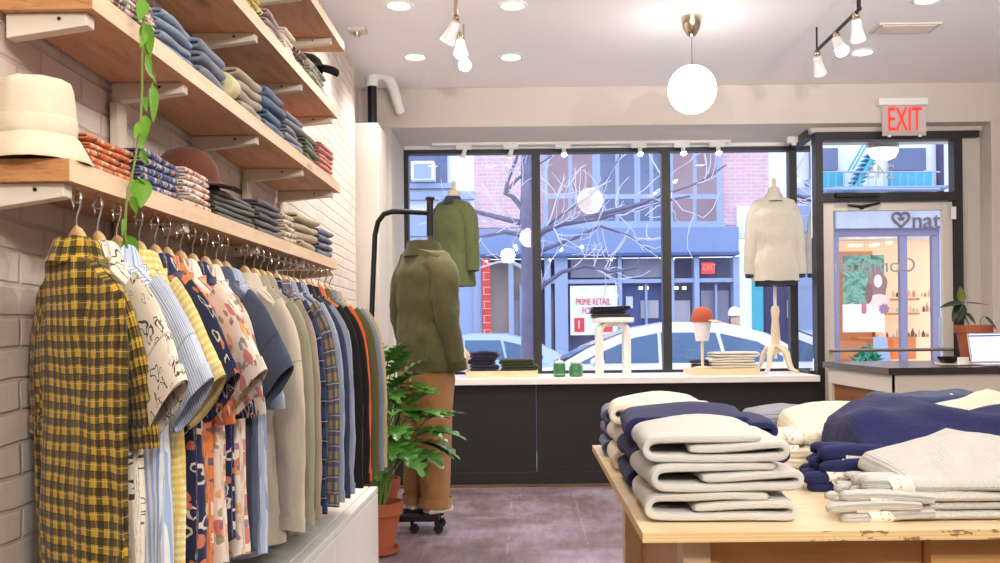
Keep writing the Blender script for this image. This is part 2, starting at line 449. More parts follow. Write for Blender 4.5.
# ------------------------------------------------------------------ pipe out of the column box
pt = thing('vent_pipe', 'black vertical pipe with white elbow rising from the boxed-in corner column', 'pipe', (P(372.5, 127, 7.28).x, 7.28, 2.74))
zt_ = P(373, 84, 7.28).z - 2.74
obj('pipe', MB().tube([(0, 0, 0), (0, 0, zt_)], 0.035, 16), M_blackmetal, pt)
e = P(379, 76, 7.28); x_ = pt.location.x
el = MB().tube([(0, 0, zt_ - 0.02), (0, 0, zt_ + 0.03), (0.02, 0.01, zt_ + 0.068), (0.07, 0.04, zt_ + 0.085), (0.115, 0.08, zt_ + 0.06), (0.145, 0.12, zt_ - 0.01), (0.17, 0.18, zt_ - 0.12), (0.18, 0.22, zt_ - 0.16)],
               [0.043, 0.045, 0.047, 0.047, 0.045, 0.04, 0.036, 0.036], 16)
obj('elbow', el, M_white, pt)

# ------------------------------------------------------------------ ceiling fixtures
M_bulb = emit('downlight_lens', (255, 246, 232), 14.0)
M_globe = emit('globe_opal_glass', (255, 248, 238), 9.0); M_globe2 = emit('globe_opal_glass_back', (255, 246, 234), 16.0)
M_spot = emit('spot_lens', (255, 244, 226), 60.0)
LAMPS = []
def downlight(x, y, label):
    t = thing('recessed_light', label, 'light', (x, y, ZC), 0, 'recessed ceiling lights')
    obj('trim_ring', MB().lathe([(0.062, -0.004), (0.075, -0.010), (0.088, -0.006), (0.090, 0.0)], n=28, cap0=False, cap1=False), M_white, t)
    obj('lens', MB().lathe([(0.0005, -0.003), (0.064, -0.004)], n=24, cap0=False, cap1=False), M_bulb, t)
    LAMPS.append((x, y, ZC - 0.02))
g_far = [(-0.77, 6.8, 'left'), (-0.10, 6.83, 'middle'), (2.36, 6.8, 'right')]
for x, y, w in g_far: downlight(x, y, {'left': 'round recessed ceiling light, far row nearest the left brick wall', 'middle': 'round recessed ceiling light, far row, straight behind the left spotlight rail', 'right': 'round recessed ceiling light, far row beside the right-hand spotlight rail'}[w])
for x, y, w in [(-0.74, 5.73, 'a'), (-0.07, 5.75, 'b'), (2.37, 5.72, 'c')]:
    downlight(x, y, {'a': 'round recessed ceiling light, near row to the left of the left spotlight rail', 'b': 'round recessed ceiling light, near row just right of the left spotlight rail', 'c': 'round recessed ceiling light at the top edge above the air vent'}[w])

def pendant(x, y, label, r=0.149, mg=None):
    t = thing('globe_pendant_light', label, 'pendant light', (x, y, ZC), 0, 'opal globe pendants in one row')
    obj('canopy', MB().lathe([(0.012, -0.125), (0.03, -0.11), (0.052, -0.07), (0.062, -0.03), (0.066, 0.0)], n=28), M_brass, t)
    obj('cable', MB().tube([(0, 0, -0.12), (0, 0, -0.30)], 0.004, 8), M_brass, t)
    obj('collar', MB().lathe([(0.012, -0.29), (0.03, -0.30), (0.032, -0.315)], n=20), M_brass, t)
    obj('globe', MB().ball((0, 0, -0.30 - r), r, 36, 20), mg or M_globe, t, smooth=180)
gz = P(692, 74, 6.0)
pendant(gz.x, 6.0, 'round white globe pendant lamp hanging from the ceiling before the window')
pendant(0.84, 1.9, 'white globe pendant seen mirrored in the window beside the left mullion', mg=M_globe2)
pendant(0.87, -1.6, 'rearmost white globe pendant, mirrored lowest in the window glass', mg=M_globe2)

def spot_head(t, p, aim, lit, s=1.0):
    d = Vector(aim).normalized()
    h = obj('spotlight', MB().tube([Vector(p) - d * 0.01, Vector(p), Vector(p) + d * 0.05 * s, Vector(p) + d * 0.11 * s, Vector(p) + d * 0.115 * s], [0.012 * s, 0.028 * s, 0.03 * s, 0.042 * s, 0.043 * s], 18), M_white, t)
    q = Vector(p) + d * 0.117 * s
    up = d.orthogonal().normalized(); w = d.cross(up)
    ring = [q + up * (0.036 * s * math.cos(2 * PI * i / 18)) + w * (0.036 * s * math.sin(2 * PI * i / 18)) for i in range(18)]
    obj('lens', MB().poly(ring), M_spot if lit else M_bulb, h, smooth=0)
def rail_light(x, y0, y1, aims, label):
    t = thing('track_light', label, 'track light', (x, (y0 + y1) / 2, ZC)); yc = (y0 + y1) / 2
    zr = -0.15
    obj('canopy', MB().box(-0.06, 0.06, y0 - yc - 0.02, y0 - yc + 0.06, -0.03, 0).lathe([(0.02, -0.06), (0.03, -0.03)], (0, y0 - yc + 0.02, 0), 16), M_brass, t, bevel=0.004)
    rd = MB().tube([(0, y0 - yc, zr), (0, y1 - yc, zr)], 0.011, 10).tube([(0, y0 - yc + 0.02, zr), (0, y0 - yc + 0.02, -0.05)], 0.012, 8)
    rd.tube([(0, y1 - yc - 0.02, zr), (0, y1 - yc - 0.02, 0)], 0.006, 8)
    obj('rail', rd, M_blackmetal if x > 1 else M_brass, t)
    for f, aim, lit in aims:
        yy = y0 - yc + (y1 - y0) * f
        j = obj('joint', MB().ball((0, yy, zr - 0.02), 0.022, 14, 8).tube([(0, yy, zr), (0, yy, zr - 0.05)], 0.012, 10), M_brass, t)
        spot_head(t, (0, yy, zr - 0.05), aim, lit)
rail_light(-0.385, 5.42, 6.12, [(0.05, (-0.5, 0.2, -0.9), False), (0.55, (0.05, -0.6, -0.75), True), (1.0, (0.1, -0.75, -0.65), True)], 'ceiling rail with three small spotlights, near the left wall side')
rail_light(1.87, 5.42, 6.25, [(0.08, (0.3, 0.6, -0.8), False), (0.5, (0.1, -0.6, -0.75), True), (0.97, (0.35, 0.6, -0.75), False)], 'black ceiling rail with three white spotlights, right of the globe lamp')
# track along the window head
tw = thing('window_track_light', 'long white spotlight track fixed above the shop window', 'track light', (0, 8.30, 2.83))
obj('track', MB().box(-0.80, 1.75, -0.018, 0.018, -0.024, 0), M_white, tw, smooth=0, bevel=0.003)
for px, lit in [(465, False), (512, False), (564, True), (640, True), (683, True), (718, True)]:
    q = P(px, 154, 8.30)
    a = obj('adapter', MB().box(q.x - 0.075, q.x + 0.055, -0.022, 0.022, -0.058, -0.024), M_white, tw, smooth=0, bevel=0.003)
    spot_head(tw, (q.x, 0.0, -0.06), (0.0, -0.55, -0.85) if lit else (-0.3, 0.3, -0.9), lit, 0.62)
tw2 = thing('corner_spot', 'small white fixture on the soffit at the window corner by the door', 'light', (P(744 + 50, 147, 8.2).x, 8.2, 2.83))
obj('body', MB().box(-0.06, 0.05, -0.03, 0.03, -0.05, 0), M_white, tw2, smooth=0, bevel=0.005)
obj('lens', MB().lathe([(0.018, -0.07), (0.024, -0.05)], n=16), M_white, tw2)
# vent + smoke detector
v_ = P(905, 27, 6.25)
vt = thing('ceiling_vent', 'flat rectangular cream air vent on the ceiling', 'vent', (v_.x, 6.25, ZC))
vb = MB().box(-0.20, 0.20, -0.10, 0.10, -0.012, 0)
obj('frame', vb, M_wall, vt, smooth=0, bevel=0.004)
sl = MB()
for i in range(8): sl.box(-0.17, 0.17, -0.08 + i * 0.02, -0.07 + i * 0.02, -0.018, -0.010)
obj('louvres', sl, M_wall, vt, smooth=0)
s_ = P(357, 28, 6.15)
sd = thing('smoke_detector', 'small cream smoke detector on the ceiling beside the brick wall', 'smoke detector', (s_.x, 6.15, ZC))
obj('base', MB().box(-0.055, 0.06, -0.055, 0.055, -0.03, 0), M_doorwhite, sd, smooth=0, bevel=0.008)
obj('sensor', MB().lathe([(0.010, -0.055), (0.022, -0.05), (0.026, -0.03)], n=18), M_brass, sd)
# small speaker seen on the brick wall end
# ------------------------------------------------------------------ EXIT sign
ex = thing('exit_sign', 'clear hanging exit sign with red EXIT letters above the door', 'sign', (P(904, 98, 7.6).x, 7.6, P(904, 98, 7.6).z))
obj('housing', MB().box(-0.20, 0.185, -0.01, 0.06, -0.055, 0.0), M_white, ex, smooth=0, bevel=0.004)
m_ac, nt_, b_ = newmat('clear_acrylic'); b_.inputs['Base Color'].default_value = lin((236, 226, 222)); b_.inputs['Alpha'].default_value = 0.45; b_.inputs['Roughness'].default_value = 0.15
obj('panel', MB().box(-0.165, 0.178, 0.018, 0.026, -0.29, -0.055), m_ac, ex, smooth=0)
M_exit = emit('exit_red', (236, 52, 40), 0.9)
text_mesh('letters', 'EXIT', 0.265, M_exit, ex, extrude=0.004, M=Matrix.Translation((0.008, 0.012, -0.172)), sx=0.50)
for nm in ('bracket',):
    obj(nm, MB().box(-0.12, -0.10, 0.012, 0.03, -0.30, -0.285).box(0.12, 0.14, 0.012, 0.03, -0.30, -0.285), M_white, ex, smooth=0)
# oval lamp outside over the door
ol = thing('bulkhead_lamp', 'oval white bulkhead lamp under the entrance soffit outside the door', 'lamp', (P(883, 150, 8.3).x, 8.3, 2.83))
obj('base', MB().lathe([(0.135, -0.085), (0.14, -0.05), (0.12, 0.0)], n=28, sy=0.6), M_steel, ol)
obj('lens', MB().lathe([(0.001, -0.19), (0.06, -0.185), (0.105, -0.165), (0.128, -0.12), (0.13, -0.085)], n=28, sy=0.6), emit('bulkhead_lens', (250, 244, 236), 0.9), ol)
# ------------------------------------------------------------------ shelves on the left wall
XS = -0.86                       # front edge of the shelves
SH_Y0, SH_Y1 = 1.80, 4.44
SH_TOP = [1.538, 1.897, 2.232, 2.590]
SH_A = [1.83, 1.935, 1.93, 1.93]; SH_B = [4.40, 4.49, 4.45, 4.63]
SH_T = 0.042
SHN = ['lowest wooden wall shelf, garments hanging beneath it', 'second wooden wall shelf from the bottom', 'third wooden wall shelf from the bottom', 'topmost wooden wall shelf, close under the ceiling']
BR_Y = [1.845, 2.50, 3.17, 3.81, 4.40]
ordw = ['nearest the camera', 'second from the near end', 'third from the near end', 'fourth from the near end', 'at the far end']
shw = ['the lowest wall shelf', 'the second wall shelf', 'the third wall shelf', 'the topmost wall shelf']
for k in range(4):
    zt = SH_TOP[k]; zb = zt - SH_T; y1 = SH_B[k]; SH_Y0 = SH_A[k]
    mb = MB()
    xa, xb = wall_x(SH_Y0) + 0.008, wall_x(y1) + 0.008
    vs = [(xa, SH_Y0, zb), (XS, SH_Y0, zb), (XS, y1, zb), (xb, y1, zb), (xa, SH_Y0, zt), (XS, SH_Y0, zt), (XS, y1, zt), (xb, y1, zt)]
    for f, m in [((0, 3, 2, 1), 1), ((4, 5, 6, 7), 0), ((0, 1, 5, 4), 2), ((1, 2, 6, 5), 0), ((2, 3, 7, 6), 0), ((3, 0, 4, 7), 0)]:
        mb.add([vs[i] for i in f], [(0, 1, 2, 3)], None, m)
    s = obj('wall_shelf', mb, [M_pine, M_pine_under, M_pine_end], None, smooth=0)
    tag(s, 'pine plank ' + SHN[k], 'shelf', 'pine wall shelves')
    for i, y in enumerate(BR_Y):
        if i == 0: y = SH_Y0 + 0.02
        if k == 3 and i < 2: continue
        xw = wall_x(y) + 0.012; L = XS - 0.03 - xw; z0 = zb - 0.001
        b = thing('shelf_bracket', 'white tapered wooden bracket under %s, %s' % (shw[k], ordw[i]), 'bracket', (xw, y, z0), 0, 'white wooden shelf brackets')
        a = MB().prism([(0, 0), (L + .01, 0), (L + .01, -0.026), (0, -0.050)], 0.034)
        obj('arm', a, M_brkt, b, smooth=0, bevel=0.002)
        h = -0.27 if k else -0.20
        if i: obj('wall_batten', MB().box(-0.002, 0.018, -0.012, 0.046, h, -0.052), M_brkt, b, smooth=0, bevel=0.002)
        obj('screw', MB().ball((L * 0.7, -0.001, -0.012), 0.004, 8, 6), M_blackmetal, b)

# ------------------------------------------------------------------ hats
M_hat = fabric('cream_cotton_twill', (228, 214, 188), coordk='Object', weave=0.12)
hy = 1.875; hz = SH_TOP[0]
bh = thing('bucket_hat', 'cream cotton bucket hat at the near end of the lowest shelf', 'hat', (-0.952, hy + 0.02, hz))
def hat_lathe(prof, n=40, wob=0.004, seed=1):
    rs = []
    for r, z in prof:
        row = []
        for i in range(n):
            a = 2 * PI * i / n
            k = 1 + wob / max(r, .02) * noise.noise(Vector((math.cos(a) * 2 + seed, math.sin(a) * 2, z * 12)))
            row.append((r * k * math.cos(a), r * k * math.sin(a), z + wob * 0.8 * noise.noise(Vector((math.cos(a) * 1.5, math.sin(a) * 1.5 + seed, z * 5)))))
        rs.append(row)
    return rs
R = 0.100
obj('crown', MB().rings(hat_lathe([(R * 0.72, 0.052), (R * 0.715, 0.075), (R * 0.69, 0.11), (R * 0.65, 0.143), (R * 0.60, 0.158), (R * 0.45, 0.166), (R * 0.2, 0.168), (0.001, 0.168)]), closed=True), M_hat, bh, smooth=60)
obj('brim', MB().rings(hat_lathe([(R * 0.72, 0.054), (R * 0.80, 0.045), (R * 0.9, 0.024), (R * 1.0, 0.006), (R * 0.99, 0.002), (R * 0.88, 0.02), (R * 0.70, 0.05)])), M_hat, bh, smooth=60)
obj('seam_band', MB().rings(hat_lathe([(R * 0.725, 0.056), (R * 0.735, 0.060), (R * 0.73, 0.086), (R * 0.70, 0.09)])), M_hat, bh, smooth=60)

M_brown = fabric('brown_corduroy', (104, 60, 44), coordk='Object', weave=0.25)
def baseball_cap(t, mats, r=0.085, brim_dir=0.0, h=0.9):
    m1, m2 = mats
    prof = [(r * 0.98, 0.0), (r * 1.0, 0.03), (r * 0.97, 0.055), (r * 0.86, 0.085), (r * 0.62, 0.11), (r * 0.3, 0.122), (0.001, 0.125)]
    rs = [[(q * 1.05 * math.cos(2 * PI * i / 32), q * math.sin(2 * PI * i / 32), z * h) for i in range(32)] for q, z in prof]
    obj('crown', MB().rings(rs, M=Matrix.Rotation(brim_dir, 4, 'Z')), m1, t, smooth=60)
    br = MB(); rows = []
    for j in range(6):
        row = []; e = j / 5
        for i in range(13):
            a = (i / 12 - 0.5) * 2.1
            rad = r * 1.02 + e * 0.075 * math.cos(a * 0.75) ** 0.7
            row.append((rad * math.cos(a * (1 - 0.25 * e)), rad * math.sin(a * (1 - 0.25 * e)), 0.012 - 0.014 * e * e - 0.035 * (a / 2) ** 2 * e))
        rows.append(row)
    top = [[(x, y, z + 0.004) for x, y, z in r_] for r_ in rows]
    br.rings(top, closed=False, M=Matrix.Rotation(brim_dir, 4, 'Z')); br.rings(rows, closed=False, M=Matrix.Rotation(brim_dir, 4, 'Z'))
    obj('brim', br, m2, t, smooth=60)
    obj('button', MB().ball((0, 0, 0.125 * h), 0.007, 10, 6, 0.6), m1, t)
bc_ = P(190, 182, 3.0)
hs = thing('hat_block', 'low wooden hat block on the lowest shelf under the brown cap', 'hat stand', (-0.985, 2.82, SH_TOP[0]))
obj('block', MB().lathe([(0.05, 0), (0.052, 0.004), (0.03, 0.012), (0.03, 0.10), (0.055, 0.106), (0.06, 0.13)], n=24), M_pine_end, hs)
bc = thing('baseball_cap', 'brown corduroy cap on the lowest shelf behind the folded shirts', 'cap', (-0.985, 2.82, SH_TOP[0] + 0.085))
baseball_cap(bc, (M_brown, M_brown), 0.092, -0.65, 1.0)

# ------------------------------------------------------------------ folded garments in stacks
def folded_sheet(mb, path, th, length, ny=7, seed=0, amp=0.004, round_end=True, M=None, bulge=None, cm=0):
    """a sheet of cloth with thickness th laid along a 2D path (x,z) and swept along y"""
    n = len(path); out = []; inn = []; arc = [0]
    for i in range(1, n): arc.append(arc[-1] + math.dist(path[i], path[i - 1]))
    for i in range(n):
        a = path[max(i - 1, 0)]; b = path[min(i + 1, n - 1)]
        dx, dz = b[0] - a[0], b[1] - a[1]; l = math.hypot(dx, dz) or 1
        nx, nz = -dz / l, dx / l
        out.append((path[i][0] + nx * th / 2, path[i][1] + nz * th / 2)); inn.append((path[i][0] - nx * th / 2, path[i][1] - nz * th / 2))
    ring = out + inn[::-1]; ua = arc + arc[::-1]; m = len(ring)
    vs, uv, fs = [], [], []
    for j in range(ny + 1):
        t = j / ny; y = (t - 0.5) * length
        for k, (x, z) in enumerate(ring):
            q = Vector((x * 9 + seed * 3.7, y * 9, z * 9 + seed))
            d = noise.noise_vector(q) * amp + noise.noise_vector(q * 3.1) * amp * 0.35
            zz = z
            if bulge: zz += bulge(x, y) * max(0.0, min(1.0, z / bulge.h))
            p = Vector((x + d.x, y + d.y, max(zz + d.z * 0.7, 0.0005)))
            vs.append(p); uv.append((y + seed * 0.37, ua[k] + seed * 0.21 + (0.31 if k >= n else 0)))
    for j in range(ny):
        for k in range(m):
            a, b = j * m + k, j * m + (k + 1) % m
            fs.append((a, b, b + m, a + m))
    mb.add(vs, fs, uv, 0, M)
    for j in (0, ny):
        for k in range(n - 1):
            a, b, c, d = j * m + k, j * m + k + 1, j * m + m - 2 - k, j * m + m - 1 - k
            mb.f.append([a, b, c, d] if j else [d, c, b, a]); mb.mi.append(cm)
    return mb

def u_path(w, h, k=5):
    r = h * 0.25; x1 = w / 2 - r * 1.9
    pts = [(-w / 2, h * 0.25), (-w / 4, h * 0.24), (0, h * 0.26), (x1 * 0.7, h * 0.25)]
    for i in range(k + 1):
        a = -PI / 2 + PI * i / k
        pts.append((x1 + math.cos(a) * r * 1.8, h * 0.5 + math.sin(a) * r))
    pts += [(x1 * 0.6, h * 0.77), (0, h * 0.75), (-w / 4, h * 0.76), (-w / 2, h * 0.74)]
    return pts

DEN = fabric('light_blue_denim', (150, 166, 190), weave=0.2, heather=0.35, rib=('u', 0.003, 0.3))
DEN2 = fabric('grey_blue_denim', (134, 142, 160), weave=0.2, heather=0.35)
DEN3 = fabric('mid_blue_denim', (104, 122, 152), weave=0.2, heather=0.35)
MS = {
 'orange': fabric('orange_bird_print', (206, 112, 62), blobs=[(28, 0, .28, (236, 196, 160), .6, 0, .9), (22, 0, .2, (90, 60, 50), .6, 3, .85), (40, 0, .22, (232, 150, 90), .5, 7, .8)]),
 'bandana': fabric('blue_patchwork_print', (58, 84, 140), bands=[('u', .05, 0, .2, (226, 206, 180), .7)], blobs=[(34, .16, .3, (222, 214, 204), .5, 1, .85), (26, 0, .2, (30, 40, 84), .5, 4, .9), (30, 0, .15, (220, 130, 70), .4, 8, .8)]),
 'floral': fabric('white_orange_floral', (236, 226, 214), blobs=[(26, 0, .27, (222, 132, 70), .5, 0, .85), (32, 0, .2, (110, 120, 150), .5, 3, .7), (20, 0, .16, (190, 80, 70), .5, 6, .8)]),
 'olivegrey': fabric('washed_olive_grey', (108, 108, 100), var=.25, heather=.2),
 'charcoal': fabric('charcoal_plum_check', (98, 92, 100), bands=[('u', .02, 0, .5, (70, 66, 76), .6), ('v', .02, 0, .5, (128, 120, 124), .4)]),
 'creamprint': fabric('cream_speckled_print', (224, 212, 190), blobs=[(38, 0, .24, (120, 112, 104), .5, 0, .8), (26, 0, .15, (150, 150, 150), .4, 5, .7)]),
 'tan': fabric('tan_cotton', (190, 172, 142), var=.12),
 'slate': fabric('slate_blue_cotton', (112, 118, 138), var=.15),
 'redfloral': fabric('white_red_floral', (230, 222, 212), blobs=[(22, 0, .26, (176, 70, 74), .6, 0, .85), (18, 0, .25, (70, 84, 76), .6, 4, .85), (30, 0, .18, (214, 150, 150), .5, 8, .8)]),
 'lightdenim': DEN, 'greydenim': DEN2,
 'paleyellow': fabric('pale_lime_cotton', (214, 210, 160), var=.1),
 'beige': fabric('stone_beige_cotton', (178, 164, 148), var=.14),
 'middenim': DEN3,
 'greychambray': fabric('grey_chambray', (146, 148, 158), var=.15, heather=.3),
 'camo': fabric('green_leaf_print', (112, 120, 92), blobs=[(24, 0, .3, (70, 84, 58), .7, 0, .8), (30, 0, .2, (160, 160, 130), .5, 5, .7)]),
 'coral': fabric('coral_check', (216, 134, 120), bands=[('u', .015, 0, .4, (236, 200, 188), .6), ('v', .015, 0, .4, (200, 90, 80), .4)]),
 'yellowprint': fabric('yellow_black_print', (206, 184, 96), blobs=[(30, 0, .28, (50, 46, 40), .6, 0, .9), (24, 0, .2, (240, 232, 200), .5, 5, .8)]),
 'pinkgrey': fabric('pink_grey_cotton', (190, 168, 168), bands=[('v', .03, 0, .3, (80, 70, 74), .5)], var=.15),
 'creamstripe': fabric('cream_crinkle_cotton', (232, 222, 206), var=.12),
 'darkmulti': fabric('dark_multi_print', (120, 92, 76), blobs=[(24, 0, .3, (48, 40, 38), .6, 0, .9), (26, 0, .2, (220, 196, 160), .5, 5, .9)]),
 'greenprint': fabric('sage_fern_print', (206, 206, 186), blobs=[(34, .0, .26, (120, 132, 104), .8, 0, .85), (44, 0, .2, (96, 110, 86), .6, 4, .7)]),
}
def front_y(px): return F * 0.872 / (CX - px)
def pos_word(i, n):
    if i == n - 1: return 'topmost'
    if i == 0: return 'bottom'
    k = n - 1 - i
    return ['', 'second', 'third', 'fourth', 'fifth', 'sixth'][k] + ' from top'
SHP = ['lowest shelf', 'second shelf', 'third shelf']
def stack(shelf, ya, yb, top, n, mkey, desc, kind, grp, depth=0.17, jit=0.006, xs=None):
    z = SH_TOP[shelf] + 0.001; h = top / n
    yc = (ya + yb) / 2; L = (yb - ya) * 0.93
    rnd = random.Random(hash_(mkey))
    for i in range(n):
        hh = h * (1 + 0.0 * rnd.random()); w = depth * (1 - 0.03 * rnd.random())
        mb = folded_sheet(MB(), u_path(w, hh * 0.98), hh * 0.42, L * (1 - 0.06 * rnd.random()), 6, rnd.random() * 30, min(0.011, hh * 0.36))
        o = obj('folded_' + kind, mb, MS[mkey], None, smooth=70, sub=1)
        o.location = (XS - 0.012 - depth / 2 + (rnd.random() - .5) * jit * 1.5, yc + (rnd.random() - .5) * jit, z + i * h)
        o.rotation_euler = (0, 0, (rnd.random() - .5) * 0.12)
        lab = '%s folded %s on the %s, %s of its stack' % (desc, kind.replace('_', ' '), SHP[shelf], pos_word(i, n)) if n > 1 else '%s folded %s on the %s' % (desc, kind, SHP[shelf])
        tag(o, lab, 'folded clothes', grp)
def hash_(s): return sum((i + 1) * ord(c) for i, c in enumerate(s))
stack(0, 1.93, 2.17, .072, 5, 'orange', 'rust orange printed', 'shirt', 'orange printed shirts on the lowest shelf')
stack(0, 2.19, 2.46, .095, 5, 'bandana', 'blue patchwork patterned', 'shirt', 'blue patchwork shirts on the lowest shelf')
stack(0, 2.48, 2.69, .100, 6, 'floral', 'white and orange floral', 'shirt', 'white floral shirts on the lowest shelf', depth=.15)
stack(0, 2.72, 3.12, .082, 5, 'olivegrey', 'washed olive grey', 'trousers', 'olive grey trousers on the lowest shelf')
stack(0, 3.14, 3.46, .112, 5, 'charcoal', 'charcoal plum checked', 'shirt', 'charcoal shirts on the lowest shelf')
stack(0, 3.48, 3.66, .105, 5, 'creamprint', 'cream speckled', 'shirt', 'cream speckled shirts on the lowest shelf')
stack(0, 3.68, 4.05, .135, 4, 'tan', 'tan cotton', 'trousers', 'tan trousers on the lowest shelf')
stack(0, 4.07, 4.37, .122, 4, 'slate', 'slate blue', 'trousers', 'slate blue trousers on the lowest shelf')
stack(1, 1.96, 2.31, .075, 6, 'redfloral', 'white and red floral', 'shirt', 'red floral shirts on the second shelf')
stack(1, 2.32, 2.57, .100, 4, 'lightdenim', 'light blue denim', 'shirt', 'light denim shirts on the second shelf')
stack(1, 2.58, 2.84, .110, 3, 'greydenim', 'grey blue denim', 'shirt', 'grey denim shirts on the second shelf')
stack(1, 2.87, 2.95, .100, 1, 'paleyellow', 'pale lime yellow single', 'shirt', None)
stack(1, 2.97, 3.22, .130, 4, 'beige', 'stone beige', 'trousers', 'beige trousers on the second shelf')
stack(1, 3.24, 3.51, .148, 4, 'middenim', 'mid blue denim', 'shirt', 'mid blue denim shirts on the second shelf')
stack(1, 3.53, 3.80, .128, 5, 'greychambray', 'pale grey chambray', 'shirt', 'grey chambray shirts on the second shelf')
stack(1, 3.82, 4.08, .115, 4, 'camo', 'green leaf printed', 'shirt', 'green printed shirts on the second shelf')
stack(1, 4.10, 4.39, .125, 6, 'coral', 'coral checked', 'shirt', 'coral shirts on the second shelf')
stack(2, 2.92, 3.26, .085, 3, 'yellowprint', 'yellow and black printed', 'shirt', 'yellow printed shirts on the third shelf')
stack(2, 3.28, 3.50, .080, 3, 'pinkgrey', 'dusty pink grey', 'shirt', 'dusty pink shirts on the third shelf')
stack(2, 3.52, 3.69, .095, 4, 'creamstripe', 'cream crinkled', 'shirt', 'cream crinkled shirts on the third shelf')
stack(2, 3.71, 3.87, .080, 3, 'darkmulti', 'dark brown multicolour printed', 'shirt', 'dark printed shirts on the third shelf')
stack(2, 3.90, 4.27, .092, 4, 'greenprint', 'pale sage fern printed', 'shirt', 'sage printed shirts on the third shelf')
M_bcap = fabric('black_cotton_twill', (26, 25, 27), coordk='Object', weave=0.2)
kc = thing('baseball_cap', 'black cap lying on the sage printed shirts of the third shelf', 'cap', (-0.945, 4.16, SH_TOP[2] + 0.095))
baseball_cap(kc, (M_bcap, M_bcap), 0.078, -0.45, 0.62)

# ------------------------------------------------------------------ trailing vine and the pot it grows from (on the third shelf, above the picture)
M_leafv = simple('pothos_leaf', (104, 156, 40), 0.4, var=0.5, scale=14)
M_stemv = simple('pothos_stem', (120, 132, 60), 0.5, var=0.3, scale=20)
M_terra = simple('terracotta', (176, 96, 62), 0.75, var=0.15, scale=9, bump=0.1)
M_soil = simple('potting_soil', (62, 44, 34), 0.95, var=0.4, scale=60, bump=0.8, bscale=120)
vp = thing('trailing_pothos', 'green trailing vine hanging past the shelf edges at the near end', 'plant', (-0.935, 2.10, SH_TOP[2]))
obj('pot', MB().lathe([(0.045, 0), (0.06, 0.09), (0.068, 0.09), (0.068, 0.11), (0.058, 0.108), (0.055, 0.09), (0.001, 0.088)], n=24), M_terra, vp)
def W2(px, py, Y): return P(px, py, Y) - vp.location
vy = 2.03
def vpt(px, py):          # vine hangs just in front of the shelf edge
    y = F * 0.838 / (CX - px); return W2(px, py, y)
stem_pts = [Vector((0.0, 0, 0.09)), Vector((0.04, -0.02, 0.15)), Vector((0.085, -0.03, 0.12))]
path_px = [(147, -40), (145, 0), (143, 30), (142, 60), (142, 90), (141, 115), (139, 135), (135, 160), (130, 185), (126, 205), (125, 235), (128, 255)]
stem_pts += [vpt(*p) for p in path_px]
s2 = [vpt(143, 40), vpt(149, 55), vpt(155, 75), vpt(151, 88)]
obj('stem', MB().tube(stem_pts, 0.0028, 6).tube(s2, .0016, 6), M_stemv, vp)
def heart_leaf(mb, base, tip, width, normal, n=8, droop=0.0):
    base, tip = Vector(base), Vector(tip); ax = tip - base; L = ax.length; ax.normalize()
    nr = Vector(normal); nr = (nr - ax * nr.dot(ax)).normalized(); sd = ax.cross(nr)
    rows = []
    for i in range(n + 1):
        t = i / n
        w = width * (math.sin(PI * min(1, t ** 0.62)) ** 0.9) * (1 if t > 0 else 0.05)
        c = base + ax * (L * t) - nr * (droop * t * t)
        rows.append([c - sd * w + nr * w * 0.25, c - sd * w * 0.5 + nr * w * 0.06, c, c + sd * w * 0.5 + nr * w * 0.06, c + sd * w + nr * w * 0.25])
    mb.rings(rows, closed=False)
lv = MB()
for b, t, w, nr in [((143, 22), (150, 60), .020, (.8, -.6, .1)), ((145, 55), (152, 72), .011, (.5, -.7, .3)), ((152, 84), (153, 124), .0165, (.9, -.3, .2)), ((146, 115), (141, 150), .013, (.2, -1, .1)),
                    ((140, 178), (141, 208), .024, (.6, -.8, .2)), ((138, 178), (149, 190), .011, (.3, -.8, .5)), ((123, 218), (122, 238), .008, (.9, -.2, .1)), ((126, 235), (135, 268), .019, (.6, -.8, .1)), ((144, 0), (139, 22), .014, (.5, -.8, .2)), ((140, 150), (147, 165), .010, (.5, -.8, .2)), ((144, 62), (151, 78), .010, (.9, -.3, .2)), ((147, 70), (157, 84), .008, (.3, -.9, .3)), ((141, 122), (134, 140), .009, (.4, -.8, .3)), ((145, 30), (140, 48), .010, (.8, -.5, .2)), ((131, 196), (137, 214), .010, (.6, -.8, .2)), ((143, 96), (147, 112), .009, (.7, -.6, .3))]:
    heart_leaf(lv, vpt(*b), vpt(*t), w, nr)
obj('leaves', lv, M_leafv, vp, smooth=80)

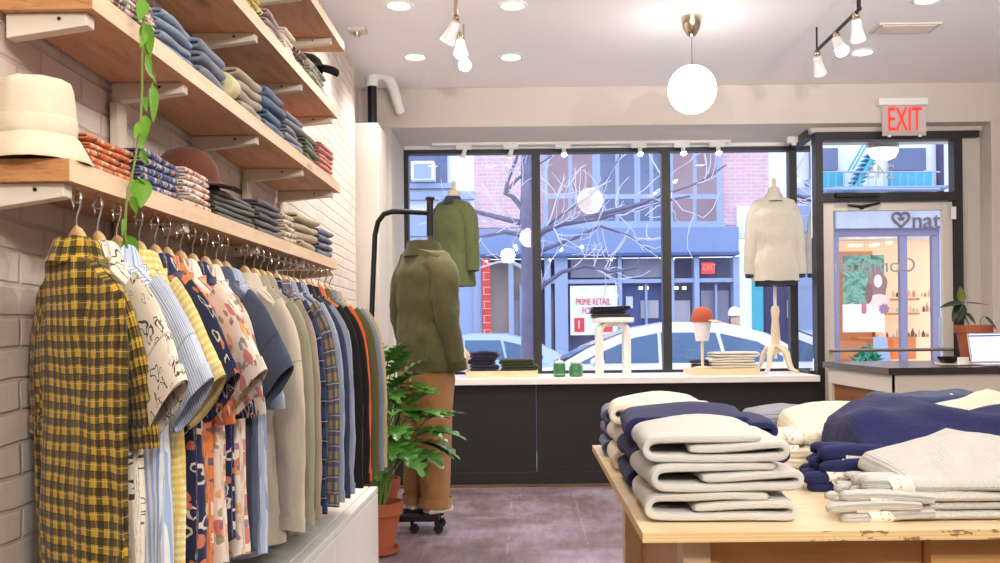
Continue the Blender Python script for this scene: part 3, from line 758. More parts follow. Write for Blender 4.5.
# ------------------------------------------------------------------ hangers and hanging garments
XR_ = -0.875; Z_SHB = SH_TOP[0] - SH_T
M_hwood = wood('hanger_beech', (226, 188, 138), (196, 150, 98), (2, 6, 14), 6.0, 0.4, knots=False)
M_wire = simple('chrome_wire', (206, 202, 194), 0.2, 1.0, var=0.05)
ZH = Z_SHB - 0.112              # centre of the hanger's wooden arm
def make_hanger():
    t = thing('clothes_hanger', 'x', 'hanger')
    sec = []
    pts = [(-0.175, -0.126), (-0.145, -0.106), (-0.10, -0.076), (-0.06, -0.044), (-0.035, -0.012), (-0.018, 0.004), (0, 0.009), (0.018, 0.004), (0.035, -0.012), (0.06, -0.044), (0.10, -0.076), (0.145, -0.106), (0.175, -0.126)]
    rs = []
    for x, z in pts:
        k = max(0, 1 - abs(x) / 0.19)
        hh = 0.009 + 0.017 * k ** 1.3; d = 0.007 + 0.004 * k
        rs.append([(x + math.sin(0) * 0, d * math.cos(a), z + hh * math.sin(a)) for a in [2 * PI * i / 10 for i in range(10)]])
    obj('arm', MB().rings(rs, cap0=True, cap1=True), M_hwood, t, smooth=50)
    hp = [(0, 0, 0.02), (0, 0, 0.045), (0.006, 0, 0.058), (0.017, 0, 0.07)]
    for i in range(9):
        a = -0.2 + (PI * 1.25) * i / 8
        hp.append((0.0 + 0.019 * math.cos(a), 0, 0.083 + 0.019 * math.sin(a)))
    hp.append((-0.022, 0, 0.066))
    obj('hook', MB().tube(hp, 0.0021, 7), M_wire, t)
    return t
HANG0 = make_hanger()
def make_hook():
    pts = [(0, 0, 0), (0, 0, -0.012)]
    for i in range(9):
        a = PI / 2 - PI * 1.45 * i / 8
        pts.append((0.011 * math.cos(a), 0, -0.022 + 0.011 * math.sin(a)))
    o = obj('cup_hook', MB().tube(pts, 0.0019, 6), M_wire)
    return o
HOOK0 = make_hook()

def smooth01(t): t = max(0, min(1, t)); return t * t * (3 - 2 * t)

def close_shoulders(mb, rs, uv, neck=.062, n=None):
    """shoulder seam: the front and back panels meet along the top, the neck stays open"""
    n = len(rs[0]); top = []
    for (x, y, z) in rs[0]:
        k = 1 - smooth01((abs(x) - neck) / .02) * .94
        top.append((x, y * k, z + .004 * (1 - k)))
    return mb.rings([top] + rs, uvs=uv[:n] + uv)

def garment_body(L, hw, seed, th=0.05, fold=0.012, flare=1.04, tail=0.02, nt=22, n=56, waist=0.96):
    mb = MB(); rs = []; uv = []
    for j in range(nt + 1):
        t = j / nt; row = []
        for i in range(n):
            a = 2 * PI * i / n; c, s = math.cos(a), math.sin(a)
            prof = 1.0 + (waist - 1.0) * smooth01(t / 0.35) + (flare - waist) * smooth01((t - 0.3) / 0.7)
            x = hw * prof * math.copysign(abs(c) ** 0.75, c)
            xs = x / prof
            drop = 0.0 if abs(xs) < 0.06 else 0.56 * (abs(xs) - 0.06) + 0.5 * max(0, abs(xs) - hw * 0.86) ** 1.0
            zt = -0.006 - drop
            ze = -L + tail * (abs(xs) / hw) ** 2 * 2
            z = zt + (ze - zt) * t
            b = th * (0.18 + 0.82 * smooth01(t / 0.16)) * (1.0 - 0.15 * smooth01((t - .5) / .5))
            b = max(b, 0.016)
            if abs(xs) < 0.075: b = max(b, 0.036)
            y = b * math.copysign(abs(s) ** 0.6, s) if abs(s) > 1e-6 else 0
            f = fold * smooth01(t * 1.6) * (math.sin(x * 34 + seed * 2.1 + math.copysign(0.9, s)) + 0.6 * math.sin(x * 61 + seed * 4 + t * 2.0))
            q = Vector((x * 7 + seed * 5, z * 4, s * 2 + seed))
            d = noise.noise_vector(q) * 0.010 * smooth01(t * 3) + noise.noise_vector(q * 2.7) * 0.004
            row.append((x + d.x * 0.7, y + f * (0.4 + 0.6 * abs(s)) + d.y, z + d.z * 0.4))
            uv.append((x + (0.0 if s < 0 else 0.53) + seed * 0.013, z))
        rs.append(row)
    return close_shoulders(mb, rs, uv)

def garment_sleeve(side, pts, rad, seed, flat=0.20, n=20, amp=0.006, start=None):
    mb = MB(); rs = []; uv = []; m = 5
    P_ = [Vector(p) for p in pts]; fine = []; rr = []
    for i in range(len(P_) - 1):
        for k in range(m): fine.append(P_[i].lerp(P_[i + 1], k / m)); rr.append(rad[i] + (rad[i + 1] - rad[i]) * k / m)
    fine.append(P_[-1]); rr.append(rad[-1])
    for _ in range(3): fine = [fine[0]] + [(fine[i - 1] + fine[i] * 2 + fine[i + 1]) / 4 for i in range(1, len(fine) - 1)] + [fine[-1]]
    L = 0
    for i, p in enumerate(fine):
        tg = (fine[min(i + 1, len(fine) - 1)] - fine[max(i - 1, 0)]).normalized()
        nr = Vector((0, 1, 0)); nr = (nr - tg * nr.dot(tg)).normalized(); w = tg.cross(nr)
        if i: L += (p - fine[i - 1]).length
        row = []
        for k in range(n):
            a = 2 * PI * k / n
            q = Vector((math.cos(a) * 1.2 + seed * 3, math.sin(a) * 1.2, L * 9 + seed))
            d = noise.noise(q) * amp + noise.noise(q * 2.3) * amp * 0.5
            v = p + w * ((rr[i] + d) * math.cos(a)) + nr * ((rr[i] * flat + d) * math.sin(a))
            row.append((side * v.x, v.y, v.z)); uv.append((rr[i] * (a if a < PI else 2 * PI - a) * 1.3 + seed * .02, -L))
        if side < 0: row = row[::-1]
        rs.append(row)
    if side < 0:
        uv2 = []
        for j in range(len(fine)): uv2 += uv[j * n:(j + 1) * n][::-1]
        uv = uv2
    mb.rings(rs, uvs=uv)
    return mb, fine, rr

def collar_mesh(rx=0.056, ry=0.036, stand=0.026, fallw=0.042, seed=0):
    mb = MB(); rs = []; uv = []; n = 32
    for (kx, ky, z) in [(1.0, 1.0, -0.012), (0.96, 0.96, stand * 0.6), (0.95, 0.95, stand), (1.02, 1.05, stand + 0.005), (1.12, 1.2, stand - 0.008), (1.26, 1.42, stand - fallw * 0.75), (1.34, 1.55, stand - fallw)]:
        row = []
        for i in range(n):
            a = 2 * PI * i / n
            dz = 0.004 * noise.noise(Vector((math.cos(a) * 2 + seed, math.sin(a) * 2, z * 30)))
            fr = -0.02 * max(0, math.sin(a)) ** 2      # lower at the front
            row.append((rx * kx * math.cos(a), ry * ky * math.sin(a), z + dz + fr)); uv.append((rx * a, z))
        rs.append(row)
    return mb.rings(rs, uvs=uv)

SL_STEEP = ([(.10, .015, -.13), (.130, .025, -.17), (.150, .042, -.26), (.160, .052, -.37)], [.09, .08, .064, .056])
SL_WIDE = ([(.13, 0, -.125), (.19, 0, -.16), (.26, 0, -.225), (.315, 0, -.295)], [.105, .10, .092, .088])
SL_LONG = ([(.135, 0, -.125), (.195, 0, -.18), (.228, 0, -.33), (.240, 0, -.53), (.244, 0, -.73)], [.105, .095, .082, .07, .058])
SL_SWALL = ([(.115, 0, -.12), (.155, 0, -.165), (.172, 0, -.26), (.176, 0, -.36)], [.085, .078, .066, .062])
SL_LWALL = ([(.115, 0, -.12), (.155, 0, -.18), (.172, 0, -.32), (.176, 0, -.50), (.176, 0, -.68)], [.085, .078, .066, .058, .052])
def make_garment(name, label, mat, style, L=.74, hw=.198, seed=1, th=.05, fold=.011, yscale=1, cuffmat=None, collar=True, collmat=None, squeeze=True):
    t = thing(name, label, 'jacket' if 'jacket' in name else 'shirt')
    obj('body', garment_body(L, hw, seed, th, fold), mat, t, smooth=70)
    pts, rad = {'steep': SL_STEEP, 'wide': SL_WIDE, 'long': SL_LONG}[style]
    for sd in (-1, 1):
        ps, rd = pts, rad
        if sd < 0 and squeeze: ps, rd = SL_LWALL if style == 'long' else SL_SWALL     # pressed in by the wall on that side
        mb, fine, rr = garment_sleeve(sd, ps, rd, seed + sd)
        s = obj('sleeve', mb, mat, t, smooth=70)
        k = 3 if style != 'long' else 2
        cp = fine[-k:]; mbc, _, _ = garment_sleeve(sd, [tuple(p) for p in cp], [r + .006 for r in rr[-k:]], seed + sd + .5, amp=.003)
        obj('cuff', mbc, cuffmat or mat, s, smooth=70)
    if collar: obj('collar', collar_mesh(seed=seed), collmat or mat, t, smooth=60)
    return t

GM = {
 'plaid': fabric('yellow_black_plaid', (190, 152, 30), bands=[('u', .028, 0, .42, (52, 42, 28), .8), ('v', .030, .1, .45, (44, 36, 26), .8), ('u', .028, .62, .07, (36, 30, 24), .8), ('v', .030, .70, .07, (36, 30, 24), .8), ('u', .028, .18, .05, (214, 200, 150), .45), ('v', .030, .28, .05, (214, 200, 150), .45)], yoke=True),
 'knot': fabric('cream_rope_knot_print', (232, 222, 204), blobs=[(13, .17, .24, (58, 48, 40), 1.3, 0, .95), (13, .05, .11, (58, 48, 40), 1.5, 0.011, .95), (17, .12, .17, (64, 54, 46), 1.6, 4, .85)], yoke=True),
 'bluestripe': fabric('blue_white_stripe_linen', (226, 228, 232), bands=[('u', .0115, 0, .5, (146, 172, 214), .85), ('u', .046, 0, .12, (120, 150, 204), .6)], var=.06, yoke=True),
 'gingham': fabric('yellow_gingham', (240, 232, 190), bands=[('u', .016, 0, .5, (226, 184, 52), .6), ('v', .016, 0, .5, (226, 184, 52), .6)]),
 'orangeprint': fabric('orange_leaf_print', (224, 128, 70), blobs=[(18, 0, .26, (244, 220, 190), .6, 0, .9), (22, 0, .2, (70, 70, 110), .5, 4, .8)]),
 'navyfloral': fabric('navy_floral', (38, 44, 78), blobs=[(15, .18, .27, (222, 210, 200), .9, 0, .9), (12, 0, .15, (206, 120, 90), .6, 5, .9)]),
 'pinkfloral': fabric('cream_pink_floral', (240, 226, 210), blobs=[(11, 0, .24, (206, 90, 92), .7, 0, .8), (13, 0, .2, (230, 176, 96), .7, 5, .85), (17, 0, .17, (130, 146, 110), .7, 9, .8), (15, 0, .14, (140, 100, 130), .6, 2, .8)]),
 'chambray': fabric('dark_chambray', (82, 92, 116), var=.18, heather=.4, yoke=True),
 'palestripe': fabric('pale_blue_stripe', (196, 204, 222), bands=[('u', .008, 0, .5, (120, 138, 176), .7)]),
 'oatmeal': fabric('oatmeal_linen', (222, 208, 184), var=.1, heather=.25, weave=.2, yoke=True),
 'sagelinen': fabric('sage_grey_linen', (168, 164, 142), var=.1, heather=.25),
 'taupe': fabric('taupe_linen', (172, 156, 138), var=.1, heather=.25),
 'navyplaid': fabric('navy_plaid_flannel', (52, 62, 104), bands=[('u', .06, 0, .45, (28, 30, 50), .75), ('v', .06, 0, .45, (28, 30, 50), .75), ('u', .06, .7, .04, (170, 180, 210), .7), ('v', .06, .7, .04, (170, 180, 210), .7)]),
 'goldplaid': fabric('gold_navy_check', (166, 142, 96), bands=[('u', .05, 0, .5, (58, 70, 108), .75), ('v', .05, 0, .5, (58, 70, 108), .65), ('v', .05, .7, .06, (230, 216, 180), .5)]),
 'navystripe': fabric('navy_white_stripe', (206, 212, 222), bands=[('u', .007, 0, .6, (70, 88, 130), .85)]),
 'inkblue': fabric('ink_blue_cotton', (58, 66, 92), var=.15),
 'black': fabric('black_waxed_cotton', (34, 31, 30), var=.2),
 'orange': fabric('bright_orange_cotton', (222, 98, 58), var=.1),
 'olive': fabric('olive_green_cotton', (92, 94, 60), var=.14),
 'greyblue': fabric('grey_blue_ticking', (140, 148, 166), bands=[('u', .006, 0, .5, (96, 106, 132), .7)]),
 'khaki': fabric('khaki_cotton', (190, 166, 128), var=.1),
}
# (hook x in the photo, material, style, length, description)
RACK = [
 (78, 'plaid', 'steep', .80, 'short_sleeve_shirt', 'yellow and black plaid short-sleeve shirt at the near end of the rack'),
 (99, 'knot', 'wide', .80, 'short_sleeve_shirt', 'cream short-sleeve shirt with dark rope-knot print, behind the yellow plaid shirt'),
 (118, 'bluestripe', 'wide', .80, 'short_sleeve_shirt', 'blue and white striped short-sleeve shirt hanging third on the rack'),
 (140, 'gingham', 'wide', .77, 'short_sleeve_shirt', 'yellow gingham short-sleeve shirt behind the blue striped one'),
 (155.6, 'navyfloral', 'wide', .75, 'short_sleeve_shirt', 'navy shirt with sparse pale floral print behind the yellow gingham'),
 (167.7, 'orangeprint', 'steep', .72, 'short_sleeve_shirt', 'orange leaf-printed shirt squeezed between two floral shirts'),
 (181, 'pinkfloral', 'wide', .74, 'short_sleeve_shirt', 'cream shirt with large pink and yellow flowers'),
 (193, 'navyfloral', 'steep', .70, 'short_sleeve_shirt', 'navy floral shirt mostly hidden behind the pink-flowered shirt'),
 (205.6, 'pinkfloral', 'steep', .76, 'short_sleeve_shirt', 'second cream floral shirt, in front of the dark chambray'),
 (217, 'chambray', 'wide', .77, 'short_sleeve_shirt', 'dark chambray denim shirt with rolled cuff sticking out'),
 (226, 'palestripe', 'steep', .80, 'short_sleeve_shirt', 'pale blue fine-striped shirt behind the dark chambray'),
 (245, 'oatmeal', 'long', .81, 'long_sleeve_shirt', 'oatmeal linen long-sleeve shirt, first after the gap in the rack'),
 (254.5, 'sagelinen', 'long', .81, 'long_sleeve_shirt', 'sage grey linen long-sleeve shirt behind the oatmeal one'),
 (261.5, 'taupe', 'long', .81, 'long_sleeve_shirt', 'taupe linen long-sleeve shirt in front of the navy plaid'),
 (268, 'navyplaid', 'long', .81, 'long_sleeve_shirt', 'navy plaid flannel long-sleeve shirt'),
 (276, 'goldplaid', 'long', .81, 'long_sleeve_shirt', 'gold and navy checked long-sleeve shirt'),
 (283, 'navystripe', 'long', .81, 'long_sleeve_shirt', 'navy and white fine-striped long-sleeve shirt'),
 (288, 'inkblue', 'long', .79, 'long_sleeve_shirt', 'ink blue long-sleeve shirt behind the fine-striped one'),
 (294, 'navystripe', 'long', .81, 'long_sleeve_shirt', 'second navy and white striped shirt, just in front of the black jacket'),
 (301, 'black', 'long', .68, 'jacket', 'black jacket in the far half of the rack'),
 (307, 'black', 'long', .68, 'jacket', 'second black jacket, beside the orange one'),
 (312, 'orange', 'long', .72, 'jacket', 'bright orange jacket near the far end of the rack'),
 (319, 'olive', 'long', .70, 'jacket', 'olive green jacket behind the orange one'),
 (325, 'greyblue', 'long', .77, 'long_sleeve_shirt', 'grey blue ticking-striped shirt, last but one on the rack'),
 (330, 'khaki', 'long', .73, 'long_sleeve_shirt', 'khaki shirt at the far end of the rack'),
]
for i, (px, mk, st, L, nm, lab) in enumerate(RACK):
    y = F * -XR_ / (CX - px)
    tw = math.radians(-44 + 14 * smooth01((y - 2.7) / 1.4)) + random.Random(i).uniform(-.03, .03)
    h = HANG0 if i == 0 else dup(HANG0)
    h.location = (XR_, y, ZH); h.rotation_euler = (0, 0, tw)
    nick = ' '.join(lab.replace(',', '').split()[:11])
    h['label'] = 'pale wooden hanger of the ' + nick; h['group'] = 'wooden hangers on the rack'
    k = HOOK0 if i == 0 else dup(HOOK0)
    k.location = (XR_, y, Z_SHB); k.rotation_euler = (0, 0, tw + PI / 2)
    tag(k, 'steel cup hook above the ' + nick, 'hook', 'cup hooks under the lowest shelf')
    g = make_garment(nm, lab, GM[mk], st, L=L, seed=i * 1.37 + 1, th=0.024 if y < 2.9 else 0.026, fold=.008)
    g['group'] = 'garments hanging on the rack'
    g.location = (XR_, y, ZH - 0.022); g.rotation_euler = (0, 0, tw)

# ------------------------------------------------------------------ white storage benches under the rack
M_bench = simple('white_bench_paint', (238, 236, 230), 0.5, var=0.03)
XBF = -0.75; ZB = 0.45
ys = [4.81, 4.27, 3.74, 3.21, 2.68, 2.15, 1.62]
bw_ = ['at the far end beside the plant pots', 'second from the far end', 'third from the far end', 'fourth from the far end', 'fifth from the far end', 'sixth from the far end']
for i in range(6):
    y1, y0 = ys[i] - 0.002, ys[i + 1] + 0.002
    t = thing('storage_bench', 'low white storage bench under the garments, ' + bw_[i], 'bench', (XBF, (y0 + y1) / 2, 0), 0, 'white storage benches along the wall')
    h = (y1 - y0) / 2; xb = max(wall_x(y1), wall_x(y0)) - XBF - 0.012 + 0.03
    xb = wall_x(y0) - XBF + 0.03
    obj('carcass', MB().box(xb, -0.02, -h, h, 0.0, ZB - 0.03), M_bench, t, smooth=0)
    obj('lid', MB().box(xb, -0.045, -h, h, ZB - 0.03, ZB), M_bench, t, smooth=0, bevel=0.004)
    obj('front_lip', MB().box(-0.04, 0.0, -h, h, ZB - 0.03, ZB + 0.0), M_bench, t, smooth=0, bevel=0.004)
    obj('door', MB().box(-0.02, 0.0, -h + 0.002, h - 0.002, 0.02, ZB - 0.034), M_bench, t, smooth=0, bevel=0.003)
# ------------------------------------------------------------------ rolling stand with a dressed form
M_form = simple('linen_form', (226, 214, 198), 0.9, var=0.05)
M_lwood = wood('pale_birch', (240, 222, 194), (222, 194, 156), (12, 12, 2), 5.0, 0.45, knots=False)
M_caster = simple('caster_rubber', (30, 29, 30), 0.5)
stY = 5.98
st = thing('rolling_stand', 'black rolling clothing stand with bent tube arm, behind the potted plants', 'stand', (-0.62, stY, 0))
def S(px, py, Y=stY): return P(px, py, Y) - st.location
obj('base', MB().box(-0.20, 0.075, -0.16, -0.09, 0.075, 0.115).box(-0.33, 0.085, 0.03, 0.10, 0.075, 0.115).box(-0.02, 0.045, -0.09, 0.03, 0.085, 0.110), M_blackmetal, st, smooth=0, bevel=0.006)
def caster(x, y):
    c = obj('caster', MB().tube([(x, y, 0.075), (x, y, 0.05)], 0.012, 10).box(x - 0.004, x + 0.03, y - 0.018, y - 0.013, 0.022, 0.056).box(x - 0.004, x + 0.03, y + 0.013, y + 0.018, 0.022, 0.056), M_blackmetal, st)
    obj('wheel', MB().tube([(x + 0.014, y - 0.011, 0.0285), (x + 0.014, y + 0.011, 0.0285)], 0.028, 20), M_caster, c, smooth=40)
for x, y in ((0.055, -0.125), (-0.09, -0.125), (0.055, 0.065), (-0.29, 0.065)): caster(x, y)
p0 = S(370, 430, 6.04); p0.z = 0.11
pole = [Vector((p0.x, 0.065, 0.115)), S(370, 360, 6.045), S(373, 280, 6.045), S(375, 235, 6.04), S(378, 222, 6.03), S(384, 214, 6.02), S(393, 211.5, 6.01), S(412, 212, 6.0), S(430, 213, 5.99)]
obj('pole', MB().tube(pole, 0.0165, 12), M_blackmetal, st)
f0 = S(430, 236, 5.99); f1 = S(430, 200, 5.99)
obj('neck_post', MB().tube([f0, f1], 0.021, 14).lathe([(0.026, 0), (0.030, 0.008), (0.026, 0.018)], f1, 16), M_blackmetal, st)

fm = thing('mannequin', 'cloth-covered mannequin in olive jacket and tan trousers on the rolling stand', 'mannequin', (P(425, 330, stY).x, stY, 0), math.radians(-52))
mz0 = 0.128
def loft(mb, secs, n=28, m=0, cap=True):
    rs = []
    for (x, y, z, rx, ry) in secs: rs.append([(x + rx * math.cos(2 * PI * i / n), y + ry * math.sin(2 * PI * i / n), z) for i in range(n)])
    return mb.rings(rs, m, cap, cap)
tors = loft(MB(), [(0, 0, 0.86, .15, .10), (0, 0, 0.98, .165, .115), (0, 0, 1.12, .135, .09), (0, 0, 1.32, .155, .09), (0, 0, 1.50, .16, .085), (0, 0, 1.60, .11, .06), (0, 0, 1.655, .065, .06), (0, 0, 1.70, .058, .056), (0, 0, 1.74, .056, .054)])
for sx in (-1, 1):
    loft(tors, [(sx * .105, 0, mz0, .038, .05), (sx * .105, 0, .20, .036, .045), (sx * .10, -.01, .35, .05, .055), (sx * .095, 0, .52, .055, .06), (sx * .09, 0, .72, .072, .078), (sx * .08, 0, .88, .08, .09)])
obj('body', tors, M_form, fm, smooth=60)
obj('shoe_block', MB().box(-.15, -.06, -.07, .10, mz0 - 0.013, mz0 + .03).box(.06, .15, -.07, .10, mz0 - 0.013, mz0 + .03), M_form, fm, bevel=0.012)
# olive field jacket
M_olive = fabric('olive_field_jacket', (92, 89, 56), var=.22, weave=.3, rough=.75)
M_olive2 = fabric('olive_field_jacket_trim', (76, 73, 46), var=.2, weave=.3, rough=.75)
jk = thing('field_jacket', 'olive green field jacket with stand collar on the mannequin', 'jacket', (fm.location.x, stY, 1.722), math.radians(-52))
def jacket_body(L, hw, th, seed, n=64, nt=30, slope=.30, tk=.42):
    rs = []; uv = []
    for j in range(nt + 1):
        t = j / nt; row = []
        for i in range(n):
            a = 2 * PI * i / n; c, s = math.cos(a), math.sin(a)
            prof = 1 - 0.07 * math.exp(-((t - .55) / .16) ** 2) + 0.06 * smooth01((t - .55) / .45)
            x = hw * prof * math.copysign(abs(c) ** .8, c)
            xs = x / prof
            zt = -slope * max(0, abs(xs) - .055) - 0.9 * max(0, abs(xs) - hw * .85)
            z = zt + (-L - zt) * t
            b = th * (tk + (1 - tk) * smooth01(t / .22)) * (1 - .12 * math.exp(-((t - .55) / .14) ** 2))
            y = b * math.copysign(abs(s) ** .75, s) if abs(s) > 1e-6 else 0
            q = Vector((x * 6 + seed, z * 9, s * 3)); d = noise.noise_vector(q) * .013 * smooth01(t * 4) + noise.noise_vector(q * 2.5) * .006
            cinch = .006 * math.exp(-((t - .57) / .05) ** 2) * math.sin(a * 18)
            row.append((x + d.x + cinch * c, y + d.y + cinch * s, z + d.z * .5)); uv.append((x + (0 if s < 0 else .6), z))
        rs.append(row)
    return close_shoulders(MB(), rs, uv, .055)
obj('body', jacket_body(.745, .228, .135, 3, slope=.30, tk=.66), M_olive, jk, smooth=70)
JS = ([(.14, 0, -.11), (.205, .0, -.155), (.245, -.015, -.30), (.252, .0, -.46), (.245, .05, -.64), (.24, .07, -.74)], [.10, .095, .086, .078, .066, .06])
for sd in (-1, 1):
    mb, fine, rr = garment_sleeve(sd, JS[0], JS[1], 2.3 + sd, flat=.95, amp=.014)
    s_ = obj('sleeve', mb, M_olive, jk, smooth=70)
    mb, _, _ = garment_sleeve(sd, [tuple(p) for p in fine[-4:]], [r + .005 for r in rr[-4:]], 5 + sd, flat=.95, amp=.003)
    obj('cuff', mb, M_olive2, s_, smooth=70)
    obj('epaulette', MB().box(-.065, .065, -.022, .022, 0, .008, M=Matrix.Translation((sd * .145, 0, -.036)) @ Matrix.Rotation(sd * .40, 4, 'Y')), M_olive2, jk, bevel=.004)
    obj('pocket_flap', MB().box(-.07, .07, -.006, .006, -.04, .04, M=Matrix.Translation((sd * .11, .150, -.60))), M_olive2, jk, bevel=.004)
rs = []
for (kx, ky, z) in [(1.15, 1.2, -.03), (1.0, 1.05, .0), (.95, 1.0, .035), (.98, 1.04, .05), (1.06, 1.14, .048), (1.16, 1.28, .0), (1.28, 1.42, -.045)]:
    rs.append([(.098 * kx * math.cos(2 * PI * i / 32), .088 * ky * math.sin(2 * PI * i / 32), z - .02 * max(0, math.sin(2 * PI * i / 32)) + .004 * noise.noise(Vector((i * .5, z * 30, 1)))) for i in range(32)])
obj('collar', MB().rings(rs), M_olive2, jk, smooth=60)
# tan trousers
M_tan = fabric('tan_work_trousers', (174, 126, 80), var=.12, weave=.25, rib=('u', .004, .4))
tr = thing('trousers', 'tan work trousers with turned-up hems on the mannequin', 'trousers', (fm.location.x, stY, 0), math.radians(-52))
def leg(sx):
    rs = []; uv = []; n = 28
    secs = [(0, 1.02, .105, .13), (0, .93, .118, .135), (.0, .85, .112, .125), (.004, .70, .105, .112), (.006, .52, .095, .100), (.006, .35, .088, .094), (.008, .20, .084, .088), (.008, .155, .085, .088)]
    zz = []
    for k in range(len(secs) - 1):
        for q in range(4): zz.append(tuple(secs[k][i] + (secs[k + 1][i] - secs[k][i]) * q / 4 for i in range(4)))
    zz.append(secs[-1])
    for (dx, z, rx, ry) in zz:
        row = []
        for i in range(n):
            a = 2 * PI * i / n
            d = noise.noise(Vector((math.cos(a) * 1.5 + sx * 4, math.sin(a) * 1.5, z * 9))) * .009
            row.append((sx * (.092 + dx) + (rx + d) * math.cos(a), (ry + d) * math.sin(a), z)); uv.append((a * rx, z))
        rs.append(row)
    return MB().rings(rs, uvs=uv)
for sx in (-1, 1):
    l_ = obj('leg', leg(sx), M_tan, tr, smooth=70)
    obj('turn_up', loft(MB(), [(sx * .1, 0, .21, .094, .098), (sx * .1, 0, .18, .097, .101), (sx * .1, 0, .152, .095, .1), (sx * .1, 0, .15, .086, .09)], cap=False), M_tan, l_, smooth=60)

# ------------------------------------------------------------------ potted plants on the floor
M_leafp = simple('philodendron_leaf', (70, 122, 44), 0.33, var=0.55, scale=9)
M_stemp = simple('philodendron_stem', (112, 140, 70), 0.5, var=.2)
def pot(t, r, h, saucer=True):
    k = r / .14
    obj('pot', MB().lathe([(r * .62, .03), (r * .9, h - .07), (r * .92, h - .07), (r, h - .068), (r * 1.01, h), (r * .93, h), (r * .90, h - .03)], n=36, cap1=False), M_terra, t, smooth=40)
    obj('soil', MB().lathe([(.001, h - .035), (r * .5, h - .03), (r * .91, h - .038)], n=28, cap0=False, cap1=False), M_soil, t)
    if saucer: obj('saucer', MB().lathe([(r * .65, 0), (r * .80, .012), (r * .86, .04), (r * .82, .04), (r * .70, .02), (.001, .018)], n=36), M_terra, t, smooth=40)
def lobed_leaf(mb, base, d, up, L, W, droop, n=30):
    d = Vector(d).normalized(); up = Vector(up); up = (up - d * up.dot(d)).normalized(); sd = d.cross(up)
    rows = []
    for i in range(n + 1):
        t = i / n
        env = math.sin(PI * min(1, (t * .93 + .07)) ** .75) ** .8
        w = W * env * (.30 + .70 * abs(math.sin(t * PI * 4.6 + .35))) + .002
        c = Vector(base) + d * (L * (t - .12 * 0)) - up * (droop * L * t * t)
        back = d * (.22 * w)
        rows.append([c - sd * w + up * w * .22 + back, c - sd * w * .5 + up * w * .14 + back * .4, c, c + sd * w * .5 + up * w * .14 + back * .4, c + sd * w + up * w * .22 + back])
    mb.rings(rows, closed=False)
def philodendron(t, specs, z0):
    lv = MB(); sm = MB()
    for (tip, L, W, az, el, dr) in specs:
        tip = Vector(tip); root = Vector((random.uniform(-.04, .04), random.uniform(-.04, .04), z0))
        mid = root.lerp(tip, .5) + Vector((0, 0, .05)) - Vector((tip.x, tip.y, 0)) * .12
        sm.tube([root, root.lerp(mid, .5) + Vector((0, 0, .015)), mid, mid.lerp(tip, .55) + Vector((0, 0, .02)), tip], [.007, .006, .0055, .005, .004], 7)
        d = Vector((math.cos(az) * math.cos(el), math.sin(az) * math.cos(el), math.sin(el)))
        lobed_leaf(lv, tip, d, (d.x * -math.sin(el), d.y * -math.sin(el), math.cos(el) + .3), L, W, dr)
    obj('stems', sm, M_stemp, t)
    obj('leaves', lv, M_leafp, t, smooth=80)
pA = thing('potted_philodendron', 'leafy green philodendron in a terracotta pot with saucer beside the white benches', 'plant', (-0.835, 5.32, 0))
pot(pA, .14, .29)
rr_ = random.Random(4)
specs = []
for (px, py, dy, L, az, el) in [
    (405, 455, -.05, .20, -.6, .1), (420, 440, .02, .22, -.15, .1), (432, 428, .1, .22, .05, .15), (398, 430, -.1, .22, -1.3, .15), (385, 440, -.05, .2, -2.2, .1),
    (412, 418, .05, .22, .3, .4), (400, 408, -.02, .22, -.8, .3), (388, 415, .0, .22, -2.0, .35), (425, 450, -.12, .2, -.9, -.1), (395, 395, .1, .22, 1.4, .6),
    (410, 440, -.16, .2, -1.2, -.2), (436, 420, .08, .20, .2, .35), (380, 425, .1, .2, 2.6, .3), (416, 405, .12, .2, .6, .6), (392, 450, -.18, .2, -1.7, -.1), (402, 425, -.2, .2, -1.4, .3),
    (382, 405, .05, .22, 2.4, .6), (415, 430, -.1, .22, -.5, .25), (408, 446, -.2, .2, -1.0, -.3), (428, 434, -.08, .2, -.4, .2), (390, 432, -.16, .2, -1.9, .1), (422, 420, -.02, .2, -.2, .5), (398, 414, -.14, .2, -1.3, .5), (410, 400, 0, .2, -.6, .7), (386, 458, -.14, .18, -2.4, -.2), (433, 440, .05, .2, -.1, -.1), (402, 436, -.24, .2, -1.5, .0), (418, 412, -.1, .2, -.8, .4)]:
    q = P(px, py, 5.32 + dy) - pA.location
    q = Vector((q.x * .80, q.y, q.z - .01))
    specs.append((q, L * 1.12, .085, az + rr_.uniform(-.2, .2), el + rr_.uniform(-.2, .2), .35))
philodendron(pA, specs, .255)
pBn = thing('potted_philodendron', 'taller philodendron in a second terracotta pot, behind the first by the rolling stand', 'plant', (-0.875, 5.63, 0))
pot(pBn, .125, .37, False)
obj('foot', MB().lathe([(.07, 0), (.075, .03)], n=24), M_terra, pBn)
specs = []
